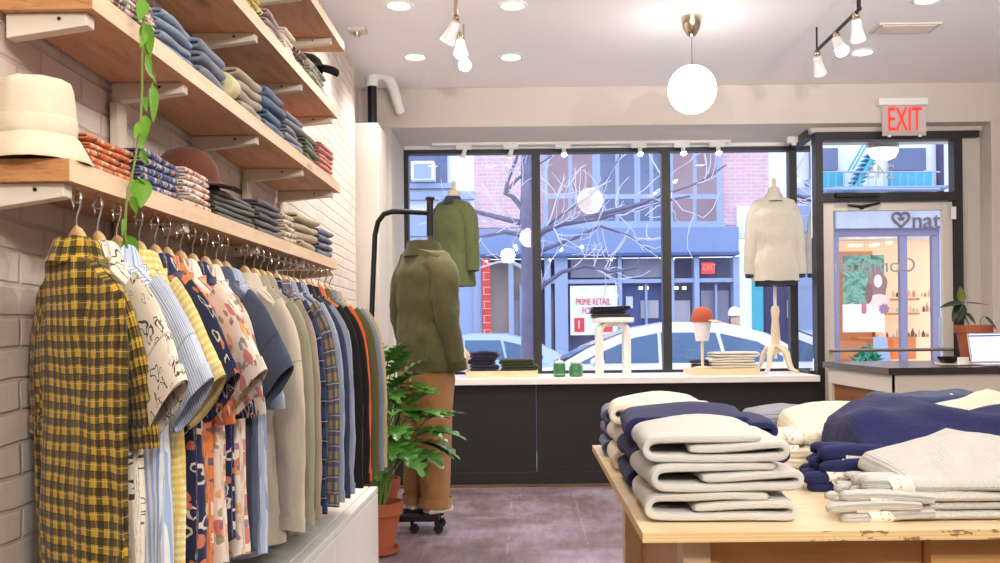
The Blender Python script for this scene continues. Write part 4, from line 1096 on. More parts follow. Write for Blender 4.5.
for (px, py, dy, L, az, el) in [(380, 385, 0, .2, -1.8, .7), (390, 375, -.05, .2, -1.0, .7), (398, 385, -.06, .2, -.5, .5), (372, 380, .0, .18, 2.9, .7), (386, 395, -.1, .2, -1.5, .4), (405, 392, -.1, .2, -.3, .4), (378, 370, .05, .17, 2.2, .9), (394, 400, -.14, .2, -1.2, .2), (368, 395, 0, .18, 3.1, .4), (384, 366, 0, .15, .5, 1.1), (376, 388, -.1, .2, -2.0, .3), (392, 388, -.12, .2, -1.0, .4), (382, 378, -.12, .18, -1.6, .6), (400, 378, 0, .18, .1, .7), (374, 402, -.1, .2, -2.4, .1), (378, 362, .02, .17, 1.8, .8), (388, 362, -.04, .18, -.6, .9), (370, 372, -.02, .17, 2.7, .5), (396, 368, -.08, .18, -.8, .6), (380, 372, -.14, .18, -1.6, .3), (366, 384, -.06, .17, -2.8, .3), (390, 392, -.16, .2, -1.3, .1), (402, 384, -.1, .19, -.6, .2)]:
    q = P(px, py, 5.63 + dy) - pBn.location
    specs.append((q, L * 1.1, .075, az + rr_.uniform(-.2, .2), el + rr_.uniform(-.2, .2), .3))
philodendron(pBn, specs, .335)

# ------------------------------------------------------------------ things on the window sill
ZS = 0.845
M_crate = wood('pale_plywood_box', (236, 214, 176), (214, 184, 140), (2, 8, 8), 5.0, 0.5, knots=False)
def plinth(px0, px1, y, d, h, lab):
    a, b = P(px0, 375, y).x, P(px1, 375, y).x
    t = thing('display_box', lab, 'box', ((a + b) / 2, y + d / 2, ZS), 0, 'low plywood display boxes on the sill')
    w = (b - a) / 2
    obj('top', MB().box(-w, w, -d / 2, d / 2, h - .012, h), M_crate, t, smooth=0, bevel=.002)
    obj('sides', MB().box(-w + .001, w - .001, -d / 2 + .001, -d / 2 + .012, 0, h - .012).box(-w + .001, w - .001, d / 2 - .012, d / 2 - .001, 0, h - .012).box(-w + .001, -w + .012, -d / 2 + .012, d / 2 - .012, 0, h - .012).box(w - .012, w - .001, -d / 2 + .012, d / 2 - .012, 0, h - .012), M_crate, t, smooth=0)
    return t
plinth(467, 538, 7.72, .42, .052, 'low pale plywood box on the sill under the navy and olive stacks')
plinth(691, 760, 7.78, .40, .052, 'low pale plywood box on the sill under the white sweaters')
def pile(px0, px1, y, zb, hs, mats, kind, labs, grp, d=.26, shape=.0):
    a, b = P(px0, 360, y).x, P(px1, 360, y).x; z = zb
    for i, h in enumerate(hs):
        w = (b - a) * (1 - .06 * (i % 2)); m = mats[i % len(mats)]
        mb = folded_sheet(MB(), u_path(w, h * .98, 5), h * .47, d, 6, 3.3 * i + px0, .010)
        o = obj(kind, mb, m, None, smooth=70, sub=1); o.location = ((a + b) / 2 + .006 * (-1) ** i, y + d / 2, z); z += h
        if i % 2: o.rotation_euler = (0, 0, PI)
        tag(o, labs[i], 'folded clothes', grp)
F_navyp = fabric('navy_dark_plaid', (48, 46, 74), bands=[('u', .05, 0, .4, (28, 27, 40), .8), ('v', .05, 0, .4, (28, 27, 40), .7), ('u', .05, .7, .05, (170, 160, 170), .5)])
F_dkolive = fabric('dark_olive_knit', (58, 64, 44), var=.25)
F_white = fabric('ivory_wool', (240, 234, 220), var=.06, weave=.3, heather=.1)
F_ink = fabric('ink_black_check', (48, 48, 58), bands=[('u', .03, 0, .3, (100, 100, 116), .6)])
zt_ = ZS + .053
pile(468, 497, 7.82, zt_, [.05, .05, .055], [F_navyp], 'folded_shirt', ['dark navy plaid folded shirt on the left sill box, bottom of three', 'dark navy plaid folded shirt on the left sill box, middle of three', 'dark navy plaid folded shirt on the left sill box, topmost of three'], 'navy plaid shirts on the sill')
pile(499, 537, 7.80, zt_, [.045, .05], [F_dkolive], 'folded_sweater', ['dark olive folded sweater beside the navy stack on the sill, lower one', 'dark olive folded sweater beside the navy stack on the sill, upper one'], 'olive sweaters on the sill')
pile(711, 759, 7.86, zt_, [.045, .042, .045], [F_white], 'folded_sweater', ['ivory folded sweater on the right sill box, bottom of three', 'ivory folded sweater on the right sill box, middle of three', 'ivory folded sweater on the right sill box, topmost of three'], 'ivory sweaters on the sill', d=.28)
pile(691, 711, 8.0, zt_, [.035, .035], [F_ink], 'folded_shirt', ['dark checked folded shirt behind the cap stand on the sill, lower', 'dark checked folded shirt behind the cap stand on the sill, upper'], 'dark shirts behind the cap stand', d=.12)
# hooks of hangers looping over the navy and stool stacks (wire)
def wire_loop(px, py, y, r, label):
    c = P(px, py, y); t = thing('wire_hanger', label, 'hanger', (c.x, y, c.z - r * .55))
    pts = [(-r * 1.7, 0, -.012)] + [(r * 1.5 * math.cos(PI - PI * i / 10), 0, r * math.sin(PI * i / 10)) for i in range(11)] + [(r * 1.7, 0, -.012)]
    obj('wire', MB().tube(pts, .004, 6), M_blackmetal, t)
wire_loop(484.5, 354, 7.84, .055, 'black wire handle standing on the navy plaid stack')

# green lidded jars
M_jar = simple('green_glazed_jar', (58, 120, 74), 0.18, var=.15, coat=.6)
M_lid = simple('pale_jar_lid', (206, 214, 196), 0.3, var=.05)
def jar(px, y, r, h, belly, lab):
    q = P(px, 374, y); t = thing('lidded_jar', lab, 'jar', (q.x, y, ZS), 0, 'green lidded jars on the sill')
    pr = [(r * .8, 0), (r * .95, .006), (r, h * .12)] + ([(r * 1.06, h * .45), (r * 1.02, h * .75), (r * .8, h * .92), (r * .78, h)] if belly else [(r, h * .5), (r, h * .9), (r * .95, h)])
    obj('jar', MB().lathe(pr, n=28), M_jar, t, smooth=50)
    obj('band', MB().lathe([(r * 1.005, h * .2), (r * 1.012, h * .21), (r * 1.005, h * .225)], n=28, cap0=False, cap1=False), M_lid, t)
    obj('lid', MB().lathe([(r * .82, h), (r * .84, h + .012), (r * .55, h + .022), (r * .16, h + .026), (r * .14, h + .036), (.001, h + .045)], n=24), M_lid, t, smooth=50)
jar(559.5, 7.80, .048, .108, False, 'straight-sided green lidded jar on the sill, left of the pair')
jar(576, 7.84, .055, .105, True, 'round-bellied green lidded jar on the sill, nearer the white stool')

# white bentwood stool
M_stool = simple('white_stool_lacquer', (240, 236, 228), 0.4, var=.03)
sy_ = 8.05; sa = P(591, 318, sy_); sb = P(634, 318, sy_)
sx_ = (sa.x + sb.x) / 2; sr = (sb.x - sa.x) / 2; sh = sa.z - ZS
stl = thing('stool', 'white round bentwood stool standing on the window sill', 'stool', (sx_, sy_, ZS))
obj('seat', MB().lathe([(sr * .97, sh - .04), (sr, sh - .034), (sr, sh - .005), (sr * .98, sh)], n=40), M_stool, stl, smooth=40)
def bent_leg(a):
    w = .028; pr = []
    ro = sr * .90
    outer = [(ro, 0)] + [(ro, sh - .13)] + [(ro - .075 + .075 * math.cos(t), sh - .115 + .073 * math.sin(t)) for t in [PI / 2 * i / 6 for i in range(7)]] + [(ro - .15, sh - .042)]
    inner = [(ro - .13, sh - .072)] + [(ro - .075 + .042 * math.cos(t), sh - .115 + .042 * math.sin(t)) for t in [PI / 2 * (6 - i) / 6 for i in range(7)]] + [(ro - .033, sh - .13), (ro - .033, 0)]
    return MB().prism(outer + inner, .052, M=Matrix.Rotation(a, 4, 'Z') @ Matrix.Translation((0, -.026, 0)))
for a in (math.radians(38), math.radians(142), math.radians(218), math.radians(322)):
    obj('leg', bent_leg(a), M_stool, stl, smooth=40)
pile(591, 630, 7.93, ZS + sh + .001, [.03, .032, .03], [F_ink, F_navyp], 'folded_shirt', ['dark checked folded shirt on the white stool, bottom of three', 'navy plaid folded shirt on the white stool, middle of three', 'dark checked folded shirt on the white stool, topmost of three'], 'shirts on the white stool', d=.24)
wire_loop(608, 309, 7.95, .035, 'black wire handle on the shirts of the white stool')

# cap on a head form
M_headform = simple('white_head_form', (238, 234, 230), 0.6, var=.03)
hy_ = 7.92; hq = P(702.5, 366, hy_)
hs2 = thing('hat_stand', 'white head form on a wooden pole, wearing the coral cap', 'hat stand', (hq.x, hy_, ZS + .053))
zz = lambda py: P(702, py, hy_).z - ZS - .053
obj('base', MB().lathe([(.085, 0), (.088, .008), (.03, .018)], n=30), M_lwood, hs2)
obj('pole', MB().tube([(0, 0, .01), (0, 0, zz(340))], .012, 12), M_lwood, hs2)
obj('head_form', MB().lathe([(.052, zz(341)), (.055, zz(339)), (.068, zz(328)), (.078, zz(320)), (.076, zz(317)), (.05, zz(313)), (.001, zz(312))], n=30), M_headform, hs2, smooth=60)
M_coral = fabric('coral_cotton_cap', (190, 92, 70), coordk='Object')
M_coralb = fabric('pale_cap_brim', (226, 190, 176), coordk='Object')
cc = thing('baseball_cap', 'coral red cap on the white head form in the window', 'cap', (hq.x, hy_, P(702, 322, hy_).z))
baseball_cap(cc, (M_coral, M_coralb), .084, -.25, 1.0)

# dress forms in the window
def dress_form(px, y, zneck, sc, lab, stand=True):
    q = P(px, 300, y); t = thing('dress_form', lab, 'dress form', (q.x, y, ZS))
    zn = zneck - ZS
    tb = loft(MB(), [(0, 0, zn - .62, .125, .085), (0, 0, zn - .5, .13, .085), (0, 0, zn - .38, .12, .08), (0, 0, zn - .22, .145, .085), (0, 0, zn - .11, .145, .075), (0, 0, zn - .045, .08, .05), (0, 0, zn, .058, .055), (0, 0, zn + .055, .052, .05)])
    obj('torso', tb, M_form, t, smooth=60)
    obj('neck_cap', MB().lathe([(.05, zn + .055), (.048, zn + .075), (.022, zn + .085), (.014, zn + .10), (.020, zn + .135), (.013, zn + .155), (.001, zn + .158)], n=24), M_lwood, t, smooth=50)
    zl = .12
    obj('pole', MB().tube([(0, 0, zl), (0, 0, zn - .6)], .014, 14), M_headform, t)
    obj('turned_post', MB().lathe([(.018, .56), (.030, .552), (.036, .52), (.028, .45), (.040, .28), (.034, .25), (.046, .23), (.042, .17), (.001, .15)][::-1], n=24), M_lwood, t, smooth=50)
    for a in (-2.2, -.9, .55, 2.3):
        pts = [(r_ * math.cos(a), r_ * math.sin(a), z_) for r_, z_ in ((.02, .215), (.075, .212), (.115, .165), (.140, .085), (.170, .032), (.225, .014))]
        obj('leg', MB().tube(pts, [.03, .032, .028, .023, .019, .013], 10, flat=.8), M_lwood, t, smooth=60)
    return t
dfy = 8.10
zR = P(775, 197, dfy).z
dfr = dress_form(775, dfy, zR, 1, 'wooden-legged dress form on the sill wearing the ivory sweater')
F_iv = fabric('ivory_rib_sweater', (234, 226, 210), var=.06, weave=.3, rib=('u', .008, .5), heather=.15)
F_char = fabric('charcoal_shirt', (66, 68, 80), var=.1)
FS = ([(.12, 0, -.11), (.165, 0, -.155), (.20, -.005, -.31), (.218, -.01, -.47), (.226, -.02, -.60)], [.088, .08, .066, .056, .046])
FSR = ([(.115, 0, -.11), (.155, 0, -.155), (.188, -.005, -.33), (.205, -.01, -.51), (.212, -.02, -.645)], [.085, .076, .062, .053, .045])
def dressed(name, lab, x, y, z, L, hw, th, mat, sl, seed, rib=None, collar=None, rz=0):
    t = thing(name, lab, 'sweater' if 'sweater' in name else 'shirt', (x, y, z), rz)
    obj('body', jacket_body(L, hw, th, seed), mat, t, smooth=70)
    for sd in (-1, 1):
        mb, fine, rr = garment_sleeve(sd, sl[0], sl[1], seed + sd, flat=.9, amp=.008)
        s_ = obj('sleeve', mb, mat, t, smooth=70)
        mb, _, _ = garment_sleeve(sd, [tuple(p) for p in fine[-4:]], [r + .004 for r in rr[-4:]], seed + sd, flat=.9, amp=.002)
        obj('cuff', mb, mat, s_, smooth=70)
    if collar is not None:
        rs = []
        for (kx, z_) in [(1.25, -.035), (1.1, .0), (1.0, .022), (.96, .03), (.9, .015)]:
            rs.append([(.068 * kx * math.cos(2 * PI * i / 28), .066 * kx * math.sin(2 * PI * i / 28), z_) for i in range(28)])
        obj('collar', MB().rings(rs), collar, t, smooth=60)
    return t
sl2_old = ([tuple(p) for p in FS[0][:-1]] + [(.218, -.02, -.655)], [.08, .072, .06, .05, .040])
sl2 = ([(x_ * .985, y_, z_ - (.022 if i_ == 4 else 0)) for i_, (x_, y_, z_) in enumerate(FSR[0])], [r_ * .80 for r_ in FSR[1]])
dressed('shirt', 'charcoal shirt showing at hem and cuffs beneath the ivory sweater', dfr.location.x, dfy, zR - .006, .735, .160, .10, F_char, sl2, 4, collar=F_char)
dressed('knit_sweater', 'ivory ribbed sweater on the right-hand dress form, seen from behind', dfr.location.x, dfy, zR - .002, .70, .186, .118, F_iv, FSR, 4, collar=F_iv)
zL = P(455, 200, dfy).z
dfl = dress_form(455, dfy, zL, 1, 'dress form at the left of the window wearing the olive shirt')
F_ol2 = fabric('olive_overshirt', (96, 104, 66), var=.14, weave=.2)
dressed('overshirt', 'olive green overshirt on the left-hand dress form in the window', dfl.location.x - .01, dfy, zL - .002, .72, .185, .125, F_ol2, FS, 8, collar=F_char, rz=-.62)

# ------------------------------------------------------------------ counter on the right
M_top = simple('dark_counter_top', (52, 46, 44), 0.22, var=.25, scale=5)
M_counter = simple('cream_counter_paint', (226, 216, 200), 0.5, var=.03)
M_cpanel = wood('counter_wood_panel', (150, 96, 58), (118, 72, 42), (3, 3, 12), 3.0, .5, knots=False)
cy0, cy1, cx0 = 6.14, 7.52, 2.275; ZCt = .955; cx1 = 3.6
tp = MB().box(cx0, cx1, cy0, cy1, ZCt - .045, ZCt)
tag(obj('countertop', tp, M_top, None, smooth=0, bevel=.003), 'dark polished countertop on the cream counter by the door', 'countertop')
ct = thing('counter_cabinet', 'cream painted sales counter with wood panels, beneath the dark top', 'counter', (cx0, cy0, 0))
Wc, Dc, Hc = cx1 - cx0 - .06, cy1 - cy0 - .06, ZCt - .046
obj('carcass', MB().box(.05, Wc, .05, Dc, .05, Hc), M_cpanel, ct, smooth=0)
obj('apron', MB().box(.028, Wc, .026, .05, Hc - .115, Hc).box(.026, .05, .026, Dc, Hc - .115, Hc), M_counter, ct, smooth=0, bevel=.002)
for x in (.028, .70, Wc - .07): obj('stile', MB().box(x, x + .07, .028, .0495, .0, Hc - .115), M_counter, ct, smooth=0, bevel=.002)
obj('stile', MB().box(.028, .0495, Dc - .08, Dc, 0, Hc - .115), M_counter, ct, smooth=0, bevel=.002)
obj('side_stile', MB().box(.028, .0495, .05, .12, 0, Hc - .115), M_counter, ct, smooth=0, bevel=.002)
obj('plinth', MB().box(.06, Wc, .06, Dc, 0, .05), M_panel, ct, smooth=0)
# things on the counter
def onc(px, py): # foot point on the counter top
    u = (px - CX) / F; v = (CY - py) / F
    y = (ZCt - CZ) / (v - ROLL * u); return P(px, py, y)
ry_ = 6.75; rq = P(974, 352, ry_)
rp = thing('potted_rubber_plant', 'small rubber plant with dark leaves in a terracotta pot on the counter', 'plant', (rq.x, ry_, ZCt))
k = ry_ / F
r0 = 17.5 * k; ph = P(974, 325, ry_).z - ZCt
obj('pot', MB().lathe([(r0 * .66, 0), (r0 * .92, ph - .055), (r0 * .94, ph - .055), (r0 * 1.02, ph - .052), (r0 * 1.04, ph), (r0 * .95, ph), (r0 * .93, ph - .02)], n=36, cap1=False), M_terra, rp, smooth=40)
obj('soil', MB().lathe([(.001, ph - .02), (r0 * .94, ph - .025)], n=28, cap0=False, cap1=False), M_soil, rp)
M_rub = simple('rubber_plant_leaf', (46, 58, 40), 0.25, var=.35, scale=8, coat=.3)
M_rub2 = simple('rubber_plant_new_leaf', (112, 120, 44), 0.35, var=.3, scale=8)
def R_(px, py, dy=0): return P(px, py, ry_ + dy) - rp.location
sm = MB().tube([(-.02, 0, ph - .03), R_(966, 318), R_(963, 305), R_(961, 298)], [.006, .006, .005, .004], 8)
sm.tube([(.05, 0, ph - .03), R_(980, 320), R_(984, 316)], .0035, 7)
obj('stem', sm, M_stemp, rp)
lf = MB()
for b, t_, w, nr, da, db in [((962, 302), (939, 308), .034, (0, -.5, 1), 0, -.05), ((962, 305), (952, 322), .038, (-.3, -.8, .6), 0, -.1), ((965, 305), (957, 324), .03, (.5, -.8, .4), -.02, -.1), ((966, 303), (991, 305), .026, (0, -.25, 1), 0, .05), ((965, 312), (976, 325), .03, (.5, -.8, .5), 0, -.06), ((984, 316), (998, 331), .032, (.5, -.6, .7), 0, -.03), ((963, 312), (958, 325), .03, (-.2, -1, .3), -.03, -.08)]:
    heart_leaf(lf, R_(b[0], b[1], da), R_(t_[0], t_[1], db), w, nr)
obj('leaves', lf, M_rub, rp, smooth=80)
nl = MB(); heart_leaf(nl, R_(962, 302), R_(960, 286), .030, (-.3, -1, .1)); obj('new_leaf', nl, M_rub2, rp, smooth=80)
# laptop: bright screen facing the room
lq = onc(978, 364)
lp = thing('laptop', 'open silver laptop with lit white screen beside the pot on the counter', 'laptop', (P(978, 364, 6.32).x + .0, 6.42, ZCt), 0)
M_alu = simple('laptop_aluminium', (206, 206, 208), .35, .6, var=.03)
M_scr = emit('laptop_screen', (232, 240, 255), 1.0); M_bar = emit('laptop_menu_bar', (66, 92, 176), .8)
obj('keyboard_base', MB().box(0, .32, -.23, 0, .001, .016), M_alu, lp, smooth=0, bevel=.004)
T_ = Matrix.Translation((0, 0, .016)) @ Matrix.Rotation(math.radians(-14), 4, 'X') @ Matrix.Shear('XZ', 4, (0, 0)) if False else Matrix.Translation((0, .0, .016)) @ Matrix.Rotation(math.radians(-16), 4, 'X')
scn = obj('screen', MB().box(0, .32, -.004, .006, 0, .205, M=T_), M_alu, lp, smooth=0, bevel=.003)
obj('display', MB().add([(.012, -.0045, .012), (.308, -.0045, .012), (.308, -.0045, .196), (.012, -.0045, .196)], [(0, 1, 2, 3)], None, 0, T_), M_scr, scn, smooth=0)
obj('menu_bar', MB().add([(.012, -.005, .178), (.308, -.005, .178), (.308, -.005, .190), (.012, -.005, .190)], [(0, 1, 2, 3)], None, 0, T_), M_bar, scn, smooth=0)
tq = onc(957, 360)
ty = thing('wooden_tray', 'small pale wooden tray on the counter holding the bowl and cup', 'tray', (P(958, 360, 6.55).x, 6.55, ZCt))
obj('board', MB().box(-.14, .14, -.05, .05, .001, .012), M_lwood, ty, smooth=0, bevel=.003)
obj('rim', MB().box(-.14, .14, .04, .05, .012, .022), M_lwood, ty, smooth=0, bevel=.003)
bw = thing('black_bowl', 'small black scalloped bowl on the wooden tray', 'bowl', (P(948, 357, 6.55).x, 6.55, ZCt + .012))
rs = []
for r_, z in [(.03, 0), (.05, .012), (.064, .035), (.066, .045), (.06, .04), (.045, .015), (.001, .01)]:
    rs.append([(r_ * (1 + .08 * math.sin(7 * 2 * PI * i / 56) * (z > .02)) * math.cos(2 * PI * i / 56), r_ * (1 + .08 * math.sin(7 * 2 * PI * i / 56) * (z > .02)) * math.sin(2 * PI * i / 56), z) for i in range(56)])
obj('bowl', MB().rings(rs, cap0=True), M_blackmetal, bw, smooth=60)
cu = thing('white_cup', 'small white cup beside the black bowl on the counter', 'cup', (P(963, 360, 6.42).x, 6.42, ZCt))
obj('body', MB().lathe([(.028, 0), (.034, .004), (.036, .055), (.033, .055), (.03, .01), (.001, .008)], n=28), M_headform, cu, smooth=40)
obj('saucer', MB().lathe([(.03, .0), (.055, .006), (.056, .009), (.02, .006)], n=28), M_headform, cu, smooth=40)

# ------------------------------------------------------------------ display table with knitwear
M_ply = wood('maple_plywood', (240, 218, 178), (226, 194, 146), (1.5, 7, 7), 3.0, .38, knots=False, bump=.03)
def mat_ply_edge():
    m, nt, b = newmat('plywood_edge'); v = coords(nt, 'Object', (5, 5, 130))
    n1 = NOISE(nt, coords(nt, 'Object', (22, 22, 60)), 1.0, 4, .7)
    sp = nt.nodes.new('ShaderNodeSeparateXYZ'); nt.links.new(coords(nt), sp.inputs[0])
    ply = MA(nt, 'SINE', MA(nt, 'MULTIPLY', sp.outputs[2], 2 * PI / .007))
    c = MIX(nt, MA(nt, 'ADD', MA(nt, 'MULTIPLY', ply, .3), .4), lin((222, 184, 122)), lin((240, 214, 164)))
    sx = MA(nt, 'GREATER_THAN', sp.outputs[0], .35)
    c = MIX(nt, MA(nt, 'MULTIPLY', sx, MA(nt, 'MULTIPLY', MA(nt, 'GREATER_THAN', n1, .57), .8)), c, lin((120, 74, 36)))
    nt.links.new(c, b.inputs['Base Color']); b.inputs['Roughness'].default_value = .55
    return m
M_plyedge = mat_ply_edge()
M_mdf = wood('honey_plywood_panel', (214, 166, 104), (192, 142, 82), (2, 2, 9), 2.0, .5, knots=False)
M_mdf2 = wood('pale_plywood_leg', (232, 206, 166), (212, 180, 136), (2, 2, 9), 3.0, .5, knots=False)
ZT = .78; TX0, TX1, TY0, TY1 = .235, 2.05, 2.03, 3.62
dt = thing('display_table', 'pale plywood display table carrying the folded knitwear', 'table', (TX0, TY0, 0))
Wt, Dt = TX1 - TX0, TY1 - TY0
vs = [(0, 0, ZT - .021), (Wt, 0, ZT - .021), (Wt, Dt, ZT - .021), (0, Dt, ZT - .021), (0, 0, ZT), (Wt, 0, ZT), (Wt, Dt, ZT), (0, Dt, ZT)]
tt = MB()
for f, m in [((0, 3, 2, 1), 0), ((4, 5, 6, 7), 0), ((0, 1, 5, 4), 1), ((1, 2, 6, 5), 1), ((2, 3, 7, 6), 1), ((3, 0, 4, 7), 1)]: tt.add([vs[i] for i in f], [(0, 1, 2, 3)], None, m)
obj('tabletop', tt, [M_ply, M_plyedge], dt, smooth=0)
zu = ZT - .022
obj('leg', MB().box(.10, .16, .10, .19, 0, zu), M_mdf2, dt, smooth=0, bevel=.002)
obj('leg', MB().box(.10, .16, Dt - .19, Dt - .10, 0, zu), M_mdf2, dt, smooth=0, bevel=.002)
obj('side_panel', MB().box(.16, .18, .12, Dt - .12, .05, zu), M_mdf, dt, smooth=0)
for i, (a, b) in enumerate([(.182, .64), (.643, 1.22), (1.223, Wt - .1)]):
    obj('front_panel', MB().box(a, b, .10 if i else .14, .16, .02, zu), M_mdf, dt, smooth=0, bevel=.002)

K_grey = fabric('pale_grey_lambswool', (218, 215, 208), var=.06, weave=.26, rib=('u', .006, .4), heather=.2)
K_navy = fabric('navy_wool', (38, 42, 92), var=.15, weave=.3, rib=('u', .007, .15), heather=.25, sheen=.1)
K_cream = fabric('cream_wool', (244, 233, 210), var=.06, weave=.3, rib=('u', .0075, .15), heather=.12)
K_blue = fabric('blue_tweed', (84, 94, 132), var=.2, blobs=[(60, 0, .3, (176, 180, 200), .8, 0, .7), (70, 0, .25, (40, 46, 80), .8, 5, .8)])
K_greye = fabric('pale_grey_lambswool_edge', (214, 211, 204), var=.06, weave=.16, rib=('v', .062, 1.0), heather=.15)
K_navye = fabric('navy_wool_edge', (38, 42, 92), var=.15, weave=.16, rib=('v', .062, 1.0), heather=.2, sheen=.1)
K_creame = fabric('cream_wool_edge', (244, 233, 210), var=.06, weave=.16, rib=('v', .062, 1.0))
def spiral(w, h, flip=False):
    r = .33 * h; pts = [(w * .34, h * .835), (w * .2, h * .85), (0, h * .86), (-w * .2, h * .85), (-w * .5 + r * 1.4, h * .84)]
    cx_, cz_ = -w * .5 + r * 1.15, h * .5
    for i in range(1, 7):
        a = PI / 2 + PI * i / 7; pts.append((cx_ + r * 1.15 * math.cos(a), cz_ + r * math.sin(a)))
    pts += [(-w * .5 + r * 1.6, h * .168), (-w * .1, h * .165), (w * .15, h * .165), (w * .5 - r * 1.3, h * .17)]
    cx_, cz_ = w * .5 - r, h * .40; rr = .235 * h
    for i in range(1, 7):
        a = -PI / 2 + PI * i / 7; pts.append((cx_ + r * math.cos(a), cz_ + rr * math.sin(a)))
    pts += [(w * .5 - r * 1.5, h * .62), (w * .1, h * .52), (-w * .08, h * .495), (-w * .2, h * .49)]
    return [(-x, z) for x, z in pts] if flip else pts
def sweater_stack(xl, yf, w, d, h, n, mat, desc, grp, seed=0, top_extra=.02):
    z = ZT + .001
    for i in range(n):
        hh = h / n
        def bulge(x, y, i=i): return (top_extra * math.exp(-((x / w - .0) / .3) ** 2) * smooth01((y / d + .5) * 1.6)) if i == n - 1 else 0.0
        bulge.h = hh
        w_ = w * [1, .985, .955][i % 3]
        mb = folded_sheet(MB(), spiral(w_, hh, False), hh * .305, d, 16, seed + i * 2.3, .0085, bulge=bulge, cm=1)
        o = obj('folded_sweater', mb, list(mat), None, smooth=75, sub=1)
        o.location = (xl + w / 2 + [0, .004, -.006, .003][i % 4], yf + d / 2, z); z += hh * .985
        o.rotation_euler = (0, 0, [-.03, .04, -.06, .0][i % 4])
        tag(o, '%s, %s' % (desc, ['bottom of its stack', 'middle of its stack', 'topmost of its stack'][i] if n == 3 else pos_word(i, n) + ' of its stack'), 'sweater', grp)
sweater_stack(.262, 2.125, .325, .34, .195, 3, (K_grey, K_greye), 'thick pale grey folded sweater at the table corner', 'grey sweaters at the front left of the table', 1)
sweater_stack(.265, 2.53, .40, .32, .200, 3, (K_navy, K_navye), 'navy folded sweater behind the grey corner stack', 'navy sweaters at the left of the table', 5)
sweater_stack(.262, 2.92, .34, .30, .205, 3, (K_cream, K_creame), 'cream folded sweater behind the navy corner stack', 'cream sweaters at the left of the table', 9)
sweater_stack(.262, 3.28, .30, .28, .165, 3, (K_blue, K_blue), 'blue tweed folded sweater at the far left table corner', 'blue tweed sweaters at the far left of the table', 13, 0)
def pad(x0, x1, y0, y1, h, seed, dome=None, nx=44, ny=26, amp=.004, er=.02):
    """a soft flat folded garment: closed rounded slab with an optional draped rise on top"""
    mb = MB(); top = []; bot = []; ut = []
    for j in range(ny + 1):
        tr_, br_ = [], []
        for i in range(nx + 1):
            a = i / nx; b = j / ny
            a = .5 - .5 * math.cos(PI * a) * (.6 + .4 * abs(math.cos(PI * a))); b = .5 - .5 * math.cos(PI * b) * (.6 + .4 * abs(math.cos(PI * b)))
            x = x0 + (x1 - x0) * a; y = y0 + (y1 - y0) * b
            e = min(x - x0, x1 - x, y - y0, y1 - y)
            k = math.sqrt(max(0, 1 - (1 - min(1, e / er)) ** 2))
            q = Vector((x * 9 + seed, y * 9, seed)); n_ = noise.noise(q) * amp + noise.noise(q * 2.7) * amp * .5
            w = noise.noise_vector(Vector((x * 7, y * 7, seed + 5))) * .007
            zt = h * (.5 + .48 * k) + n_ * k + (dome(x, y) * k if dome else 0)
            zb = h * (.5 - .48 * k)
            tr_.append((x + w.x, y + w.y, zt)); br_.append((x + w.x, y + w.y, max(zb, .0003))); ut.append((x, y + zt * .7))
        top.append(tr_); bot.append(br_)
    mb.rings(top, closed=False, uvs=ut); mb.rings([r[::-1] for r in bot], closed=False)
    return mb
M_tag = fabric('white_size_tag', (238, 230, 216), blobs=[(55, .12, .2, (90, 84, 90), 1.2, 0, .7)], weave=.05, coordk='Object')
def cuff_roll(p, ang, L, r, seed, flat=.62):
    """end of a folded sleeve: a flattened rounded roll with a rib edge"""
    d = Vector((math.cos(ang), math.sin(ang), 0))
    pts = [Vector(p) + d * (L * t) + Vector((0, 0, .006 * math.sin(t * 3 + seed))) for t in (0, .06, .2, .4, .6, .8, 1)]
    return MB().tube(pts, [r * .55, r * .92, r, r * 1.02, r, r, r * .9], 14, flat=flat)
def tagged(o, x, y, z, mat, seed, n_rolls, with_tag=True, rs=.02):
    rnd = random.Random(seed)
    for k in range(n_rolls):
        yy = y + .012 + k * .055; xx = x - .125 + .035 * rnd.random() + .012 * k
        c = obj('sleeve_cuff', cuff_roll((xx, yy, z), rnd.uniform(-.10, .12), .20, rs * rnd.uniform(.9, 1.1), seed + k, .78), mat, o, smooth=70)
        if with_tag and k == 0:
            w = .050
            tb = MB(); tb.rings([[(xx + .058 + w * i / 3 + .004 * math.sin(j), yy - (rs * 1.16) * math.cos(a), z + rs * .92 * math.sin(a)) for i in range(4)] for j, a in enumerate([-.9, -.5, -.1, .3, .7, 1.1, 1.5])], closed=False)
            obj('size_tag', tb, M_tag, o, smooth=70)
def flat_stack(x0, x1, y0, y1, hs, mat, desc, grp, seed, dome, xin, rolls=3, rs=.017):
    z = ZT + .001; n = len(hs)
    for i, h in enumerate(hs):
        last = i == n - 1
        xx = x0 + xin[i % len(xin)]
        o = obj('knit_sweater', pad(xx, x1 - .015 * (i % 2), y0 + .008 * (i % 2), y1 - .01 * (i % 2), h, seed + i * 3.1, dome if last else None), mat, None, smooth=75)
        o.location = (0, 0, z)
        tagged(o, xx, y0 + (.0 if not last else .02), h * .5 + .001, mat, seed * 10 + i, rolls, True, min(rs, h * .82) if not last else rs * 1.2)
        tag(o, '%s, %s of its stack' % (desc, pos_word(i, n)), 'sweater', grp)
        z += h * .97
def dome_grey(x, y):
    q = math.exp(-((x - 1.08) / .22) ** 2) * smooth01((y - 2.10) / .26) * (.6 + .4 * smooth01((2.62 - y) / .2))
    return .075 * q + .012 * math.exp(-((x - .93 - (y - 2.1) * .35) / .03) ** 2) * smooth01((y - 2.12) / .1)
flat_stack(.785, 1.62, 2.115, 2.48, [.021, .020, .021, .026], K_grey, 'pale grey ribbed sweater laid flat at the table front', 'grey sweaters laid flat at the front right', 3, dome_grey, [.0, -.012, .015, .05], 3, .02)
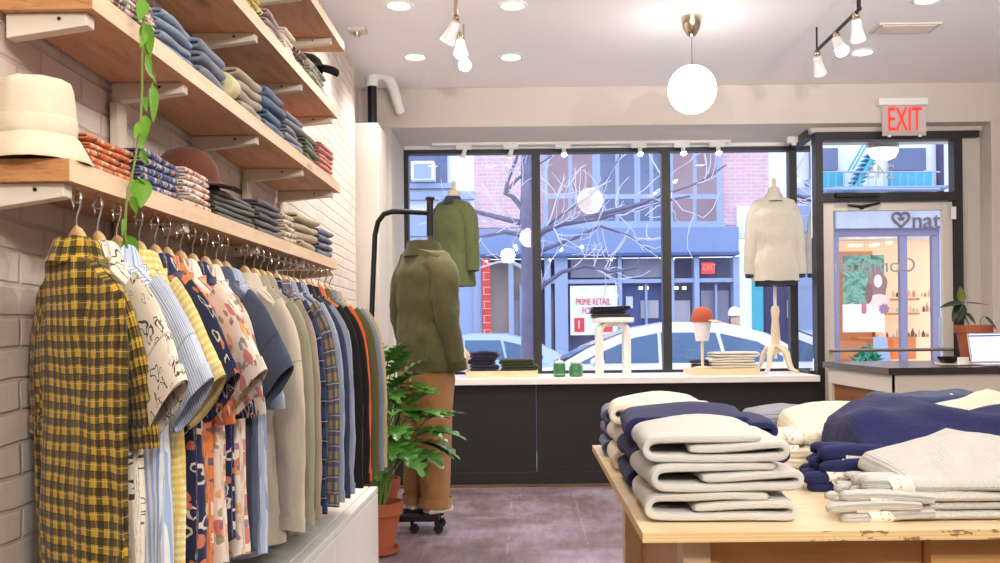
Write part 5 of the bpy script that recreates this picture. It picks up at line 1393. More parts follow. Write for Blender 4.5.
def dome_navy(x, y):
    q = math.exp(-((x - 1.00) / .17) ** 2) + .75 * math.exp(-((x - 1.40) / .30) ** 2)
    return .105 * min(1, q) * smooth01((y - 2.50) / .20) + .014 * math.sin((x * 1.1 + y) * 16) * smooth01((y - 2.55) / .1)
flat_stack(.84, 1.85, 2.52, 2.90, [.026, .026, .026, .030], K_navy, 'navy wool sweater laid flat behind the grey ones', 'navy sweaters laid flat in the middle of the table', 6, dome_navy, [.0, -.02, .01, .03], 3, .022)
def dome_cream(x, y):
    q = .8 * math.exp(-((x - 1.02) / .22) ** 2) + .9 * math.exp(-((x - 1.55) / .25) ** 2)
    return .085 * min(1, q) * smooth01((y - 2.92) / .2) + .012 * math.sin((x + y) * 14) + .035 * math.exp(-(((x - 1.46) / .06) ** 2 + ((y - 3.1) / .10) ** 2))
flat_stack(.83, 1.95, 2.93, 3.27, [.036, .036, .040], K_cream, 'cream wool sweater laid flat behind the navy ones', 'cream sweaters laid flat at the back of the table', 9, dome_cream, [.0, .0, .0], 3, .02)
F_gstripe = fabric('grey_striped_jersey', (150, 152, 162), bands=[('v', .016, 0, .4, (112, 114, 128), .7)])
flat_stack(.78, 1.06, 3.29, 3.56, [.045, .045, .048], F_gstripe, 'grey striped folded top at the table back', 'grey striped tops at the back of the table', 12, lambda x, y: .02 * math.exp(-((x - .92) / .1) ** 2), [.0], 0)
F_chino = fabric('navy_cotton_shirt', (62, 74, 110), var=.15)
z_ = ZT + .001
for i in range(4):
    mb = pad(-.24, .24, -.13, .13, .049, 31 + i * 4, (lambda x, y: .012 * math.sin(x * 21 + 1) * math.exp(-(y / .1) ** 2)) if i == 3 else None, er=.03, amp=.008)
    o = obj('folded_shirt', mb, F_chino, None, smooth=75); o.location = (1.46 + .008 * (i % 2), 3.43, z_); z_ += .048
    tag(o, 'navy cotton folded shirt at the table far right, %s of its stack' % pos_word(i, 4), 'folded clothes', 'navy shirts at the back of the table')
    for bx, by in ((-.02, -.1), (.04, -.128)):
        if i == 3: obj('button', MB().ball((bx, by, .05 if by > -.12 else .03), .0065, 10, 6, .5), M_headform, o)
# ------------------------------------------------------------------ the street outside
ZG = -0.15
M_asph = simple('asphalt', (96, 98, 108), .9, var=.15, scale=3, bump=.2)
M_pave = simple('pavement', (172, 172, 176), .9, var=.08, scale=3)
struct('ground_sidewalk', MB().box(-14, 18, 8.64, 11.9, ZG - .1, ZG), M_pave, smooth=0)
struct('ground_street', MB().box(-30, 30, 11.9, 19.5, ZG - .2, ZG - .12), M_asph, smooth=0)
struct('ground_far_sidewalk', MB().box(-30, 30, 19.5, 22.0, ZG - .1, ZG), M_pave, smooth=0)
YB_ = 22.0
def X22(px, py=200, Y=YB_): return P(px, py, Y).x
def Z22(py, px=600, Y=YB_): return P(px, py, Y).z
M_pinkbrick = painted_brick('pink_brick', (214, 178, 186), (232, 216, 224), axis='XZ', bw=.24, rh=.085, bstr=.3)
M_whitefac = simple('white_facade', (232, 236, 244), .8, var=.03)
M_bluefr = simple('blue_grey_frame_paint', (152, 170, 206), .6, var=.04)
M_blueband = simple('blue_fascia', (124, 146, 192), .6, var=.05)
M_dkwin = simple('dark_upper_window', (92, 106, 144), .25, var=.35, scale=1.2)
M_warmwin = simple('warm_window', (146, 120, 132), .3, var=.3, scale=1.5)
M_storein = simple('store_interior', (104, 112, 142), .7, var=.35, scale=1.5)
M_beigein = simple('beige_store_interior', (196, 180, 172), .7, var=.2, scale=1.5)
M_dkblue = simple('dark_blue_storefront', (70, 92, 146), .5, var=.45, scale=1.3)
M_teal = simple('teal_panel', (64, 168, 190), .6, var=.1)
M_purple = simple('purple_storefront', (58, 52, 96), .6, var=.3, scale=2)
M_redbrick = painted_brick('red_white_brick', (214, 74, 66), (236, 216, 214), axis='XZ', bw=.30, rh=.16, bstr=.2)
M_paper = simple('white_paper', (236, 238, 240), .8, var=.03)
def R2(mb, x0, x1, z0, z1, y0, y1, m=0): return mb.box(min(x0, x1), max(x0, x1), y0, y1, min(z0, z1), max(z0, z1), m)
def rect(px0, px1, py0, py1, dy0=0.0, dy1=.1, mb=None, Y=YB_):
    mb = mb or MB(); pm = (py0 + py1) / 2; qm = (px0 + px1) / 2
    return R2(mb, X22(px0, pm, Y), X22(px1, pm, Y), Z22(py1, qm, Y), Z22(py0, qm, Y), Y + dy0, Y + dy1)
ZTOP = 9.5
# A: white building at the left with air conditioner
bA = thing('apartment_building', 'white and pale blue building across the street at the far left', 'building', (X22(440), YB_, ZG))
def part(name, mb, mat, root, **k):
    for i, v in enumerate(mb.v): mb.v[i] = v - root.location
    return obj(name, mb, mat, root, smooth=0, **k)
xa0, xa1 = X22(330), X22(474)
part('wall', MB().box(xa0, xa1, YB_ + .1, YB_ + 2, ZG, ZTOP), M_whitefac, bA)
w = part('window', rect(405, 447, 150, 184, .0, .09), M_dkwin, bA)
part('window_sill', rect(404, 452, 184, 189, -.12, .09), M_bluefr, bA)
part('lower_band', rect(404, 474, 210, 236, -.05, .09), M_bluefr, bA)
part('storefront', rect(404, 474, 240, 372, .0, .09), M_bluefr, bA)
part('cornice', rect(404, 474, 192, 200, -.1, .09), M_bluefr, bA)
ac = thing('air_conditioner', 'white window air conditioner in the building across the street, upper left', 'air conditioner', (X22(424), YB_ - .35, Z22(183, 424)))
def part2(name, mb, mat, root, **k): return part(name, mb, mat, root, **k)
part('housing', rect(413, 436, 164, 183, -.4, .0), M_whitefac, ac, bevel=.02)
part('grille', rect(416, 433, 167, 181, -.42, -.40), M_bluefr, ac)
# B: brick building with blue framed windows and a blue shop front
bB = thing('brick_building', 'pink brick building with blue window frames and blue shopfront across the street', 'building', (X22(610), YB_, ZG))
xb0, xb1 = X22(474), X22(737)
zsf = Z22(226, 600)
part('wall', MB().box(xb0, X22(770), YB_ + .1, YB_ + 3, zsf, ZTOP), M_pinkbrick, bB)
for (a, b_, mt, fa, fb) in [(548, 592, M_warmwin, 543, 595.8), (600, 634, M_dkwin, 596, 636.8), (640, 662, M_dkwin, 637, 667), (673, 716, M_warmwin, 667.2, 722)]:
    f = part('window', rect(fa, fb, 118, 224, -.02, .09), M_bluefr, bB)
    m = (a + b_) / 2
    for (c, d) in [(a, m - 2), (m + 2, b_)]:
        for (e, g_) in [(122, 194), (199, 221)]: part('pane', rect(c, d, e, g_, -.03, .0), mt, bB)
part('window_head_band', rect(540, 724, 224, 230, -.15, .09), M_bluefr, bB)
part('fascia', rect(474, 737, 229, 254, -.2, .3), M_blueband, bB)
part('fascia_edge', rect(474, 737, 254, 257, -.3, .3), M_dkblue, bB)
part('shop_interior', rect(474, 737, 257, 378, .5, .6), M_storein, bB)
part('beige_interior', rect(490, 530, 262, 372, .35, .45), M_beigein, bB)
part('dark_display', rect(624, 668, 283, 372, .3, .4), M_dkblue, bB)
part('door_panel', rect(700, 737, 285, 372, .3, .4), M_storein, bB)
for a, b_ in [(474, 482), (509, 514), (530, 537), (545, 551), (555, 568), (618, 622), (668, 674), (694, 699), (733, 739)]:
    part('column', rect(a, b_, 257, 378, -.1, .25), M_bluefr, bB)
part('transom_bar', rect(545, 737, 279, 283, -.05, .22), M_bluefr, bB)
part('brick_pier', rect(483, 491, 258, 372, -.22, -.11), M_redbrick, bB)
part('right_pier', rect(739, 751, 257, 378, -.1, .3), M_whitefac, bB)
M_hazy = simple('hazy_shop_glass', (150, 150, 172), .4, var=.55, scale=1.1); M_pale = simple('pale_shop_display', (198, 192, 200), .6, var=.25, scale=2)
for (a, b_, c, d, mm) in [(514, 529, 300, 340, M_pale), (551, 554, 284, 372, M_pale), (623, 640, 335, 372, M_hazy), (642, 660, 300, 318, M_pale), (640, 667, 325, 372, M_hazy), (676, 692, 300, 325, M_pale), (703, 731, 290, 340, M_hazy), (674, 692, 330, 372, M_hazy), (627, 634, 296, 308, M_paper), (571, 617, 258, 277, M_hazy), (624, 667, 258, 277, M_hazy)]: part('display_panel', rect(a, b_, c, d, .24, .28), mm, bB)
for (a, b_) in [(520, 523), (646, 648), (716, 718)]: part('mullion', rect(a, b_, 284, 372, .05, .2), M_bluefr, bB)
for x in (676, 684, 640, 646): part('lamp', rect(x, x + 4, 286, 289, .25, .28), emit('shop_lamp_%d' % x, (255, 236, 206), 2), bB)
sg = thing('retail_sign', 'white prime retail sign with red letters in the shop window opposite', 'sign', (X22(594), YB_ - .15, Z22(335, 594)))
part('board', rect(570, 617, 286, 335, -.15, -.11), M_paper, sg)
M_red = simple('sign_red', (222, 66, 66), .7)
def txt(name, s, px, py, size, mat, root, Y, sx=1.0, mirror=False):
    q = P(px, py, Y) - root.location
    return text_mesh(name, s, size, mat, root, mirror, extrude=.004, M=Matrix.Translation(q), sx=sx)
txt('lettering', 'PRIME RETAIL', 593, 302, .21, M_red, sg, YB_ - .16, .62)
txt('lettering', 'FOR', 588, 311, .21, M_red, sg, YB_ - .16, .7)
part('red_block', rect(574, 584, 318, 332, -.16, -.15), M_red, sg)
txt('numeral', '1', 579, 325, .26, M_paper, sg, YB_ - .17)
part('red_block', rect(600, 612, 318, 332, -.16, -.15), M_red, sg)
es = thing('red_exit_sign', 'small lit red sign over the door of the shop opposite', 'sign', (X22(709), YB_ + .2, Z22(273, 709)))
part('face', rect(703, 716, 262, 273, .18, .22), emit('red_sign_lit', (232, 70, 70), 1.1), es)
txt('lettering', 'EXIT', 709.5, 267.5, .2, simple('pale_red', (255, 190, 186), .7), es, YB_ + .17, .75)
txt('numeral', '2', 700.5, 268, .22, M_dkblue, es, YB_ + .17)
# C: white building with teal and purple fronts
bC = thing('white_building', 'white building with teal column, fire escape and purple shopfront behind the side glass', 'building', (X22(800), YB_, ZG))
xc1 = X22(1010)
part('wall', MB().box(X22(770), xc1, YB_ + .12, YB_ + 3, Z22(206, 860), ZTOP), M_whitefac, bC)
part('teal_panel', rect(822, 843, 172, 192, -.0, .1), M_teal, bC); part('teal_panel', rect(890, 932, 172, 192, 0, .1), M_teal, bC)
part('window', rect(822, 838, 148, 170, 0, .1), M_dkwin, bC); part('window', rect(890, 926, 148, 170, 0, .1), M_dkwin, bC)
part('dark_pier', rect(938, 943, 140, 200, -.05, .1), M_purple, bC)
part('teal_column', rect(751, 762, 238, 378, -.12, .25), M_teal, bC)
part('shopfront', rect(762, 822, 236, 378, .1, .2), M_purple, bC)
part('upper_front', rect(737, 822, 206, 238, .0, .2), M_whitefac, bC)
for (a, b_, c, d) in [(788, 795, 300, 318), (790, 797, 322, 330), (805, 811, 290, 300), (803, 811, 312, 340)]: part('poster', rect(a, b_, c, d, .05, .09), M_paper, bC)
fe = thing('fire_escape', 'blue fire escape stair on the white facade above the door', 'fire escape', (X22(862), YB_ - .6, Z22(192, 862)))
fm_ = MB(); a_, b_2 = P(853, 192, YB_ - .6), P(876, 152, YB_ - .6)
for dy in (0, .35):
    fm_.tube([a_ + Vector((0, dy, 0)), b_2 + Vector((0, dy, 0))], .05, 6); fm_.tube([a_ + Vector((.0, dy, .5)), b_2 + Vector((0, dy, .5))], .02, 6)
part('stringers', fm_, M_teal, fe)
tr2 = MB()
for i in range(9):
    c = a_.lerp(b_2, (i + .5) / 9); tr2.box(c.x - .14, c.x + .14, c.y, c.y + .35, c.z - .015, c.z + .015)
part('treads', tr2, M_teal, fe)
rl = MB(); rl.tube([P(824, 189, YB_ - .7), P(940, 189, YB_ - .7)], .03, 6); rl.tube([P(824, 172, YB_ - .7), P(940, 172, YB_ - .7)], .02, 6)
for x in range(828, 940, 8): rl.tube([P(x, 189, YB_ - .7), P(x, 172, YB_ - .7)], .010, 5)
rl.box(X22(824), X22(940), YB_ - .7, YB_, Z22(192, 880), Z22(190.5, 880))
part('railing', rl, M_bluefr, fe)
# D: the lit shop seen through the door
bD = thing('lit_shop', 'warmly lit shop with grey sign board across the street, seen through the door', 'shop', (X22(885), YB_, ZG))
YS = YB_
M_signb = simple('weathered_sign_board', (196, 200, 212), .8, var=.18, scale=4)
M_dsign = simple('sign_grey_letters', (112, 96, 104), .7)
M_mauve = simple('mauve_frame', (138, 132, 160), .6, var=.06)
part('sign_board', rect(833, 960, 211, 229, -.25, .1), M_signb, bD)
part('fascia', rect(824, 960, 204, 211, -.1, .1), M_whitefac, bD)
part('lintel', rect(831, 960, 229, 236, -.1, .1), M_mauve, bD)
text_mesh('lettering', 'natu', .52, M_dsign, bD, False, 'LEFT', .02, Matrix.Translation(P(911.5, 221, YS - .27) - bD.location), 1.0)
hl = MB()
for i in range(8):
    a0 = 2 * PI * i / 8
    q = P(901, 219, YS - .27); r_ = .19
    def hp_(a): return Vector((q.x + .0118 * 16 * math.sin(a) ** 3, YS - .27, q.z + .0118 * (13 * math.cos(a) - 5 * math.cos(2 * a) - 2 * math.cos(3 * a) - math.cos(4 * a))))
    hl.tube([hp_(a0), hp_(a0 + .26), hp_(a0 + .53), hp_(a0 + .79)], .028, 6)
hl.tube([P(898.5, 217.5, YS - .27), P(900, 220, YS - .27), P(901.5, 217.5, YS - .27), P(903, 220, YS - .27), P(904, 217, YS - .27)], .024, 6)
part('emblem', hl, M_dsign, bD)
for a, b_ in [(831, 838), (899, 906), (931, 938)]: part('column', rect(a, b_, 236.3, 378, -.1, .05), M_mauve, bD)
part('teal_post', rect(823, 831, 204, 378, -.15, .0), M_teal, bD)
part('white_post', rect(938, 941, 204, 378, -.12, .02), M_paper, bD)
part('grey_post', rect(941, 958, 204, 378, -.05, .05), M_mauve, bD)
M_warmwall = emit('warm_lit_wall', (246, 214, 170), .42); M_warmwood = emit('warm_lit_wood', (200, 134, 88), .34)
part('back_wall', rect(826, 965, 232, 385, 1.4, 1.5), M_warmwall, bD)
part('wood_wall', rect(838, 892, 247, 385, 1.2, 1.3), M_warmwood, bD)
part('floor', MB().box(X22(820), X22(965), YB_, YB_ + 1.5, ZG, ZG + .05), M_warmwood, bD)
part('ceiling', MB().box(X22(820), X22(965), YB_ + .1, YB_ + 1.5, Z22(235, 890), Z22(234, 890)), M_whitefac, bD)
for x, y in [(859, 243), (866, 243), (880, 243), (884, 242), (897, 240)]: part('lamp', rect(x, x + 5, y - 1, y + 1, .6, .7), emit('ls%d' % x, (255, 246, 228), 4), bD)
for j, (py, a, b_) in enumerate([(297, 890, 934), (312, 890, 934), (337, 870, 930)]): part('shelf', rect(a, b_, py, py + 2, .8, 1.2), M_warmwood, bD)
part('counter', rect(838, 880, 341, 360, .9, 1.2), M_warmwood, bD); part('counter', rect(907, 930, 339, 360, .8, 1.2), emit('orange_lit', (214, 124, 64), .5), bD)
ri = random.Random(11)
for (py, a, b_) in [(297, 892, 932), (312, 892, 932), (337, 872, 928)]:
    x = a; n = 0
    while x < b_ - 2:
        w_ = ri.uniform(1.8, 3.8); h_ = ri.uniform(3.5, 9)
        if not (898 < x + w_ / 2 < 907):
            y_ = YB_ + 1.0; c = P(x + w_ / 2, py, y_)
            r_ = w_ / 2 / F * y_; hh = h_ / F * y_
            m_ = [(238, 226, 210), (204, 150, 100), (190, 200, 190), (226, 190, 150), (120, 84, 60)][ri.randrange(5)]
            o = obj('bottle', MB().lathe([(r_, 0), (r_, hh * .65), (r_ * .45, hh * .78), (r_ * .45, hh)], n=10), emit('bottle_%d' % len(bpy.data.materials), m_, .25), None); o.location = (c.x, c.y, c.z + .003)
            tag(o, 'small bottle on the %s shelf of the lit shop opposite' % {297: 'upper', 312: 'middle', 337: 'lower'}[py], 'bottle', 'bottles on the %s shelf of the shop opposite' % {297: 'upper', 312: 'middle', 337: 'lower'}[py])
        x += w_ + ri.uniform(.4, 1.6)
# poster of a woman
po = thing('poster', 'large shop poster of a long-haired woman before green leaves', 'poster', (X22(869), YB_ + .3, Z22(332, 869)))
def mat_poster():
    m, nt, b = newmat('poster_green_leaves'); v = coords(nt)
    n = NOISE(nt, v, 2.6, 4, .6, .8)
    c = RAMP(nt, n, [(.35, lin((44, 92, 76))), (.5, lin((120, 172, 146))), (.6, lin((70, 112, 96))), (.7, lin((206, 222, 210)))])
    nt.links.new(c, b.inputs['Base Color']); nt.links.new(c, b.inputs['Emission Color']); b.inputs['Emission Strength'].default_value = .35
    return m
part('leaf_ground', rect(847, 889, 254, 304, .28, .30), mat_poster(), po)
part('lower_panel', rect(847, 889, 304, 332, .28, .30), emit('poster_white', (236, 238, 240), .45), po)
def blob(px, py, rx, ry, y, n=24, f=lambda a: 1):
    pts = []
    for i in range(n):
        a = 2 * PI * i / n; pts.append(P(px + rx * math.cos(a) * f(a), py - ry * math.sin(a) * f(a), y))
    return MB().poly(pts)
def flatpart(nm, mb, col, e=.3): return part(nm, mb, emit('po_' + nm, col, e), po)
flatpart('hair', blob(877, 286, 10, 18, YB_ + .27, 32, lambda a: 1 + .08 * math.sin(6 * a)), (150, 110, 104))
flatpart('shoulder', blob(879, 301, 11, 7, YB_ + .265), (232, 206, 194))
flatpart('face', blob(878, 281, 4.2, 6.5, YB_ + .26), (240, 216, 204))
flatpart('hair_lock', blob(869, 293, 3.6, 10, YB_ + .255), (126, 88, 86))
flatpart('bottle_print', blob(864, 308, 2.6, 6, YB_ + .25, 24, lambda a: 1 / max(abs(math.cos(a)), abs(math.sin(a)))**.5), (196, 104, 104))
flatpart('fruit_print', blob(884, 309, 5, 5, YB_ + .25, 30, lambda a: 1 + .15 * math.sin(8 * a)), (150, 120, 140))
# A-board and a green plant outside the shop
ab = thing('sandwich_board', 'pale folding board standing before the lit shop', 'sign', (X22(880), YB_ - .6, ZG))
part('panel', MB().add([P(874, 366, YB_ - .6), P(892, 366, YB_ - .6), P(886, 337, YB_ - .4), P(873, 337, YB_ - .4)], [(0, 1, 2, 3)]), M_bluefr, ab)
gp = thing('leafy_bush', 'green leafy bush at the foot of the lit shop front', 'plant', (X22(868), YB_ - .8, ZG))
gb = MB(); ra = random.Random(5)
for i in range(160):
    c = P(868 + ra.gauss(0, 5), 360 + ra.gauss(0, 4), YB_ - .8 + ra.uniform(-.2, .2))
    d = Vector((ra.gauss(0, 1), ra.gauss(0, 1), ra.gauss(.3, 1))).normalized()
    heart_leaf(gb, c, c + d * .22, .045, d.orthogonal(), n=4)
part('foliage', gb, simple('bush_green', (62, 150, 116), .6, var=.4), gp)
part('trunk', MB().tube([Vector((X22(868), YB_ - .8, ZG)), P(868, 362, YB_ - .8)], .04, 8), M_purple, gp)

# ------------------------------------------------------------------ bare street tree
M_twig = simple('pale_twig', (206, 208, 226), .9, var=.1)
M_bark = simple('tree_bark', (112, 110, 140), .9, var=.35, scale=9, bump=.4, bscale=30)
YT = 11.2
tr_ = thing('street_tree', 'bare winter street tree with snowy-looking branches outside the shop window', 'tree', (P(529, 372, YT).x, YT, ZG))
tm = MB(); tw_ = MB()
def T(px, py, dy=0): return P(px, py, YT + dy) - tr_.location
b0 = Vector((0, 0, 0))
tm.tube([b0, T(530, 372), T(530, 300), T(529, 250), T(527, 225), T(527, 190), T(526, 150), T(527, 110)], [.13, .11, .095, .095, .09, .07, .06, .05], 12)
rt = random.Random(21)
def branch(pts, r0, r1, depth=2, dens=5):
    n = len(pts); rs = [r0 + (r1 - r0) * i / (n - 1) for i in range(n)]
    (tm if depth == 2 else tw_).tube(pts, rs, 6 if depth == 2 else 4, flat=1)
    if depth == 0: return
    for k in range(dens):
        i = rt.randrange(1, n); base = pts[i - 1].lerp(pts[i], rt.random())
        dirv = (pts[i] - pts[i - 1]).normalized()
        d = (dirv + Vector((rt.gauss(0, .6), rt.gauss(0, .5), rt.gauss(.25, .7)))).normalized()
        L = rt.uniform(.35, .8) * (.7 if depth == 1 else 1.0); q = [base]
        for s in range(4):
            d = (d + Vector((rt.gauss(0, .25), rt.gauss(0, .2), rt.gauss(.08, .25)))).normalized(); q.append(q[-1] + d * L / 4)
        branch(q, max(.007, r0 * .26), .004, depth - 1, 2)
branch([T(527, 226), T(522, 208), T(512, 196), T(505, 194), T(508, 180), T(516, 160), T(520, 146)], .04, .015, 2, 4)
branch([T(505, 194), T(516, 180), T(530, 170), T(552, 156)], .025, .010, 2, 4)
branch([T(526, 224), T(505, 219), T(485, 214), T(470, 210), T(450, 205)], .04, .015, 2, 4)
branch([T(526, 236), T(506, 232), T(490, 235), T(472, 238), T(450, 243)], .032, .010, 2, 4)
branch([T(530, 242), T(545, 230), T(562, 224), T(600, 218), T(625, 212), T(655, 203), T(690, 196)], .045, .014, 2, 8)
branch([T(560, 224), T(600, 214), T(640, 204), T(660, 196), T(700, 182), T(726, 165)], .032, .010, 2, 8)
branch([T(528, 300), T(545, 284), T(562, 272), T(585, 266), T(610, 272), T(636, 268), T(640, 258)], .035, .010, 2, 7)
branch([T(528, 258), T(548, 248), T(575, 238), T(600, 226), T(630, 236), T(650, 250)], .030, .008, 2, 6)
branch([T(527, 270), T(512, 262), T(498, 262), T(480, 268)], .025, .008, 1, 4)
branch([T(540, 232), T(562, 214), T(590, 196), T(612, 170), T(624, 150)], .02, .008, 2, 5)
branch([T(660, 200), T(664, 180), T(652, 160), T(646, 148)], .014, .006, 1, 4)
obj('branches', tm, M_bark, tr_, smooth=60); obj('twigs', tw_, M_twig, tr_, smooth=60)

# ------------------------------------------------------------------ parked cars
M_cglass = simple('car_window_glass', (48, 92, 138), .12, var=.5, scale=1.6, coat=.5)
M_ctrim = simple('car_trim', (40, 60, 110), .4)
M_tyre = simple('tyre_rubber', (36, 36, 40), .8)
def car(x, y, paint, lab, s=1.0):
    t = thing('parked_car', lab, 'car', (x, y, ZG - .12))
    # side outline (nose at -x), metres
    low = [(-2.25, .32), (-2.28, .55), (-2.18, .76), (-1.55, .90), (-1.15, .97), (1.55, 1.00), (2.05, .95), (2.2, .70), (2.18, .38)]
    def sec(z_off): pass
    mb = MB(); n = 40; W = .88
    # body: cross sections along x
    def topz(xx):
        P_ = [(-2.28, .55), (-2.15, .76), (-1.55, .90), (-1.1, .98), (1.6, 1.0), (2.05, .95), (2.2, .7)]
        for a, b in zip(P_, P_[1:]):
            if a[0] <= xx <= b[0]: return a[1] + (b[1] - a[1]) * (xx - a[0]) / (b[0] - a[0])
        return .6
    rs = []
    for i in range(n + 1):
        xx = -2.27 + 4.46 * i / n; zt = topz(xx); k = min(1, (2.34 - abs(xx + .03)) / .35) ** .5
        w = W * (.72 + .28 * k)
        rs.append([(xx, -w * .92, .26), (xx, -w, .42), (xx, -w * 1.0, zt * .70), (xx, -w * .95, zt - .06), (xx, -w * .80, zt), (xx, 0, zt + .015), (xx, w * .80, zt), (xx, w * .95, zt - .06), (xx, w, zt * .70), (xx, w, .42), (xx, w * .92, .26)])
    mb.rings(rs, cap0=True, cap1=True)
    obj('body', mb, paint, t, smooth=50)
    cab = [(-1.30, .95), (-.85, 1.20), (-.35, 1.40), (.10, 1.475), (.75, 1.46), (1.25, 1.33), (1.75, 1.04)]
    rs = []
    for (xx, z) in cab:
        h = (z - .93) / .55; w1 = W * .93; w2 = W * (.93 - .22 * h)
        rs.append([(xx, -w1, .93), (xx, -(w1 + w2) / 2, (z + .93) / 2), (xx, -w2, z - .025), (xx, -w2 * .86, z), (xx, 0, z + .012), (xx, w2 * .86, z), (xx, w2, z - .025), (xx, (w1 + w2) / 2, (z + .93) / 2), (xx, w1, .93)])
    obj('cabin', MB().rings(rs, cap0=True, cap1=True), paint, t, smooth=40)
    for sgn in (-1, 1):
        def sw_(pts):
            o = []
            for (xx, z) in pts:
                h = (z - .93) / .55; o.append((xx, sgn * (W * (.93 - .22 * h) + .006), z))
            return MB().poly(o if sgn < 0 else o[::-1])
        for pts in ([(-1.0, 1.0), (-.72, 1.13), (-.34, 1.29), (-.06, 1.345), (-.06, 1.0)], [(-.02, 1.0), (-.02, 1.35), (.62, 1.345), (.70, 1.0)], [(.74, 1.0), (.67, 1.335), (1.10, 1.235), (1.38, 1.06), (1.38, 1.0)]):
            obj('side_window', sw_(pts), M_cglass, t, smooth=0)
    def ws(a, b):
        o = []
        for (xx, z, f) in (a + (1,), a + (-1,), b + (-1,), b + (1,)):
            h = (z - .93) / .55; o.append((xx, f * W * (.84 - .24 * h), z + .008))
        return MB().poly(o)
    def cz(xx):
        for p, q in zip(cab, cab[1:]):
            if p[0] <= xx <= q[0]: return p[1] + (q[1] - p[1]) * (xx - p[0]) / (q[0] - p[0])
    rs = [[(xx - .012, f * W * (.86 - .24 * (cz(xx) - .93) / .55), cz(xx) + .012 - .01 * abs(f)) for f in (-1, -.5, 0, .5, 1)] for xx in (-1.24, -1.05, -.85, -.6, -.38)]
    obj('windscreen', MB().rings(rs, closed=False), M_cglass, t, smooth=60)
    obj('mirror', MB().ball((-.78, -W - .05, 1.02), .085, 12, 8, .7), paint, t)
    for xx in (-1.42, 1.38):
        for sgn in (-1, 1):
            yy = sgn * W
            wv = obj('wheel', MB().tube([(xx, yy - sgn * .2, .315), (xx, yy - sgn * .02, .315), (xx, yy + sgn * .01, .315)], [.315, .315, .29], 28), M_tyre, t, smooth=40)
            obj('hubcap', MB().tube([(xx, yy + sgn * .005, .315), (xx, yy + sgn * .02, .315)], [.20, .17], 20), M_steel, wv, smooth=40)
    for sgn in (-1, 1): obj('tail_light', MB().box(2.02, 2.14, sgn * .70 - .07, sgn * .70 + .07, .74, .93), simple('tail_light_red', (170, 36, 50), .3), t, bevel=.02)
    t.scale = (s, s, s)
    return t
M_cwhite = simple('white_car_paint', (240, 242, 246), .2, var=.02, coat=.6)
M_cblue = simple('pale_blue_car_paint', (170, 192, 224), .25, var=.05, coat=.6)
car(P(655, 350, 13.0).x, 13.0, M_cwhite, 'white parked hatchback just outside the shop window', 1.08)
car(P(490, 350, 18.2).x - .4, 18.2, M_cblue, 'pale blue parked car across the street at the left')

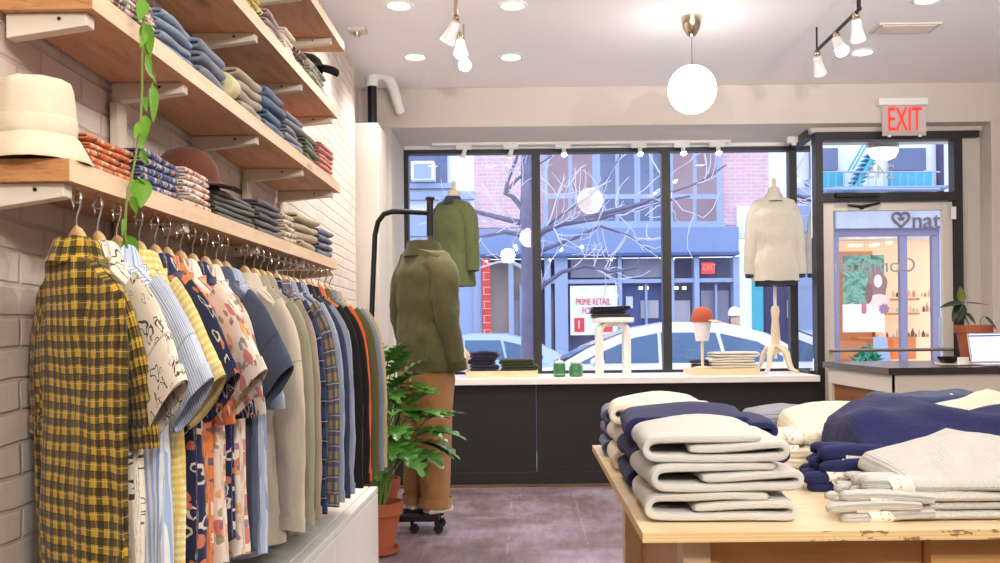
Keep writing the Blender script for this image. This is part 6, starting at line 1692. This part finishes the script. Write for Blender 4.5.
# ------------------------------------------------------------------ passer-by
def person(x, y):
    t = thing('person', 'passer-by in pale blue coat and white knit hat walking beyond the white car', 'person', (x, y, ZG - .12), math.radians(70))
    verts = [(0, 0, .98), (0, .0, 1.20), (0, .01, 1.40), (0, .02, 1.52), (0, .05, 1.62), (0, .06, 1.73),
             (.19, .0, 1.44), (.25, -.08, 1.17), (.24, .04, .93), (-.19, .0, 1.44), (-.25, .10, 1.18), (-.22, .26, 1.0),
             (.09, .10, .90), (.10, .26, .52), (.10, .22, .08), (.10, .36, .04), (-.09, -.06, .90), (-.10, -.12, .50), (-.10, -.34, .12), (-.10, -.24, .04)]
    edges = [(0, 1), (1, 2), (2, 3), (3, 4), (4, 5), (2, 6), (6, 7), (7, 8), (2, 9), (9, 10), (10, 11), (0, 12), (12, 13), (13, 14), (14, 15), (0, 16), (16, 17), (17, 18), (18, 19)]
    rad = [.16, .15, .17, .07, .085, .09, .08, .06, .04, .08, .06, .04, .10, .07, .05, .045, .10, .07, .05, .045]
    me = bpy.data.meshes.new('body'); me.from_pydata(verts, edges, [])
    o = bpy.data.objects.new('body', me); link(o, t)
    md = o.modifiers.new('skin', 'SKIN'); sb_ = o.modifiers.new('sub', 'SUBSURF'); sb_.levels = 2; sb_.render_levels = 2
    sv = me.skin_vertices[0].data if me.skin_vertices else None
    if sv is None:
        bpy.context.view_layer.objects.active = o; me.skin_vertices.new(); sv = me.skin_vertices[0].data
    for i, r in enumerate(rad): sv[i].radius = (r, r); sv[i].use_root = (i == 0)
    me.materials.append(simple('skin_tone', (214, 170, 150), .6))
    dg = bpy.context.evaluated_depsgraph_get(); me2 = bpy.data.meshes.new_from_object(o.evaluated_get(dg))
    o.modifiers.clear(); o.data = me2; me2.polygons.foreach_set('use_smooth', [True] * len(me2.polygons))
    coat = [(0, 0, .80, .21, .17), (0, 0, 1.0, .20, .165), (0, .0, 1.25, .20, .16), (0, .01, 1.42, .21, .14), (0, .02, 1.50, .12, .10), (0, .03, 1.56, .085, .09)]
    cb_ = loft(MB(), coat)
    for pts in ([(.17, 0, 1.45), (.25, -.03, 1.32), (.262, -.08, 1.17), (.245, .03, .97)], [(-.17, 0, 1.45), (-.25, .05, 1.32), (-.262, .10, 1.18), (-.23, .24, 1.02)]): cb_.tube(pts, [.085, .085, .075, .06], 14)
    obj('coat', cb_, simple('pale_blue_coat', (168, 196, 236), .8), t, smooth=60)
    tq_ = MB()
    for pts in ([(.09, .04, .92), (.10, .25, .52), (.10, .21, .10)], [(-.09, -.02, .92), (-.10, -.13, .50), (-.10, -.34, .14)]): tq_.tube(pts, [.115, .088, .068], 14)
    obj('trousers', tq_, simple('blue_jeans', (80, 104, 156), .85), t, smooth=60)
    obj('knit_hat', MB().lathe([(.108, 1.72), (.112, 1.75), (.106, 1.80), (.07, 1.86), (.001, 1.885)], (0, .055, 0), 24), simple('white_knit_hat', (236, 238, 244), .9), t, smooth=60)
    hd = MB()
    for sx in (-1, 1): hd.ball((sx * .034, .142, 1.715), .010, 10, 6)
    obj('eyes', hd, M_purple, t)
    obj('nose', MB().ball((0, .155, 1.685), .017, 10, 8, 1.3), simple('skin_nose', (210, 164, 146), .6), t)
    obj('mouth', MB().ball((0, .142, 1.645), .02, 10, 6, .3), simple('lips', (176, 104, 100), .6), t)
person(P(738, 320, 16.4).x, 16.4)

# ------------------------------------------------------------------ light
wd = bpy.data.worlds.new('overcast_sky'); scene.world = wd; wd.use_nodes = True
bg = wd.node_tree.nodes['Background']; bg.inputs[0].default_value = (.74, .82, 1.0, 1); bg.inputs[1].default_value = SKY
def spot(x, y, z, power, size=1.9, rad=.07, col=(1, .93, .84), aim=None, blend=.6):
    l = bpy.data.lights.new('spot', 'SPOT'); l.energy = power; l.spot_size = size; l.spot_blend = blend; l.shadow_soft_size = rad; l.color = col
    o = bpy.data.objects.new('spot_light', l); COL.objects.link(o); o.location = (x, y, z)
    if aim is not None: o.rotation_euler = (Vector(aim) - o.location).to_track_quat('-Z', 'Y').to_euler()
    return o
for (x, y, z) in LAMPS: spot(x, y, z - .01, PW_DOWN, 2.4)
# the same ceiling lights go on towards the back of the shop, behind the photographer
for y in (3.4, 1.2, -1.0, -3.0):
    for x in (-.25, 1.0, 2.4): spot(x, y, ZC - .03, PW_BACK, 2.75, .16)
spot(-.385, 6.0, ZC - .28, PW_SPOT, 1.5, .05, aim=(-.9, 3.4, 1.2)); spot(-.385, 6.05, ZC - .28, PW_SPOT, 1.5, .05, aim=(.9, 2.9, .8))
spot(1.87, 5.85, ZC - .28, PW_SPOT, 1.5, .05, aim=(1.0, 2.7, .8))
for px in (564, 640, 683, 718): q = P(px, 156, 8.0); spot(q.x, 8.0, 2.62, 14, 1.8, .04, aim=(q.x, 7.4, .6))
# four added spots out of view, no real fixtures, to brighten the ceiling
for x in (.15, 1.1, 2.05, 3.0): spot(x, 2.3, 2.30, PW_UP, 1.15, .015, aim=(x, 4.3, 3.14), col=(1, .96, .93), blend=.9)
# added fill spots, unseen behind the camera, brightening the surfaces that face it
for (x, y, a, p) in [(.9, -.6, (-1.0, 2.2, 1.0), PW_FRONT), (1.3, .8, (-1.0, 3.4, 1.2), PW_FRONT), (.1, -1.6, (.7, 2.3, .8), PW_FRONT * 1.3), (1.9, -1.6, (1.3, 2.5, .8), PW_FRONT * 1.2), (1.0, -1.2, (-.2, 6.0, 1.2), PW_FRONT * 1.6), (2.2, -1.0, (2.2, 7.0, 1.4), PW_FRONT * 1.6)]: spot(x, y, ZC - .35, p, 1.3, .03, aim=a, col=(1, .95, .88))
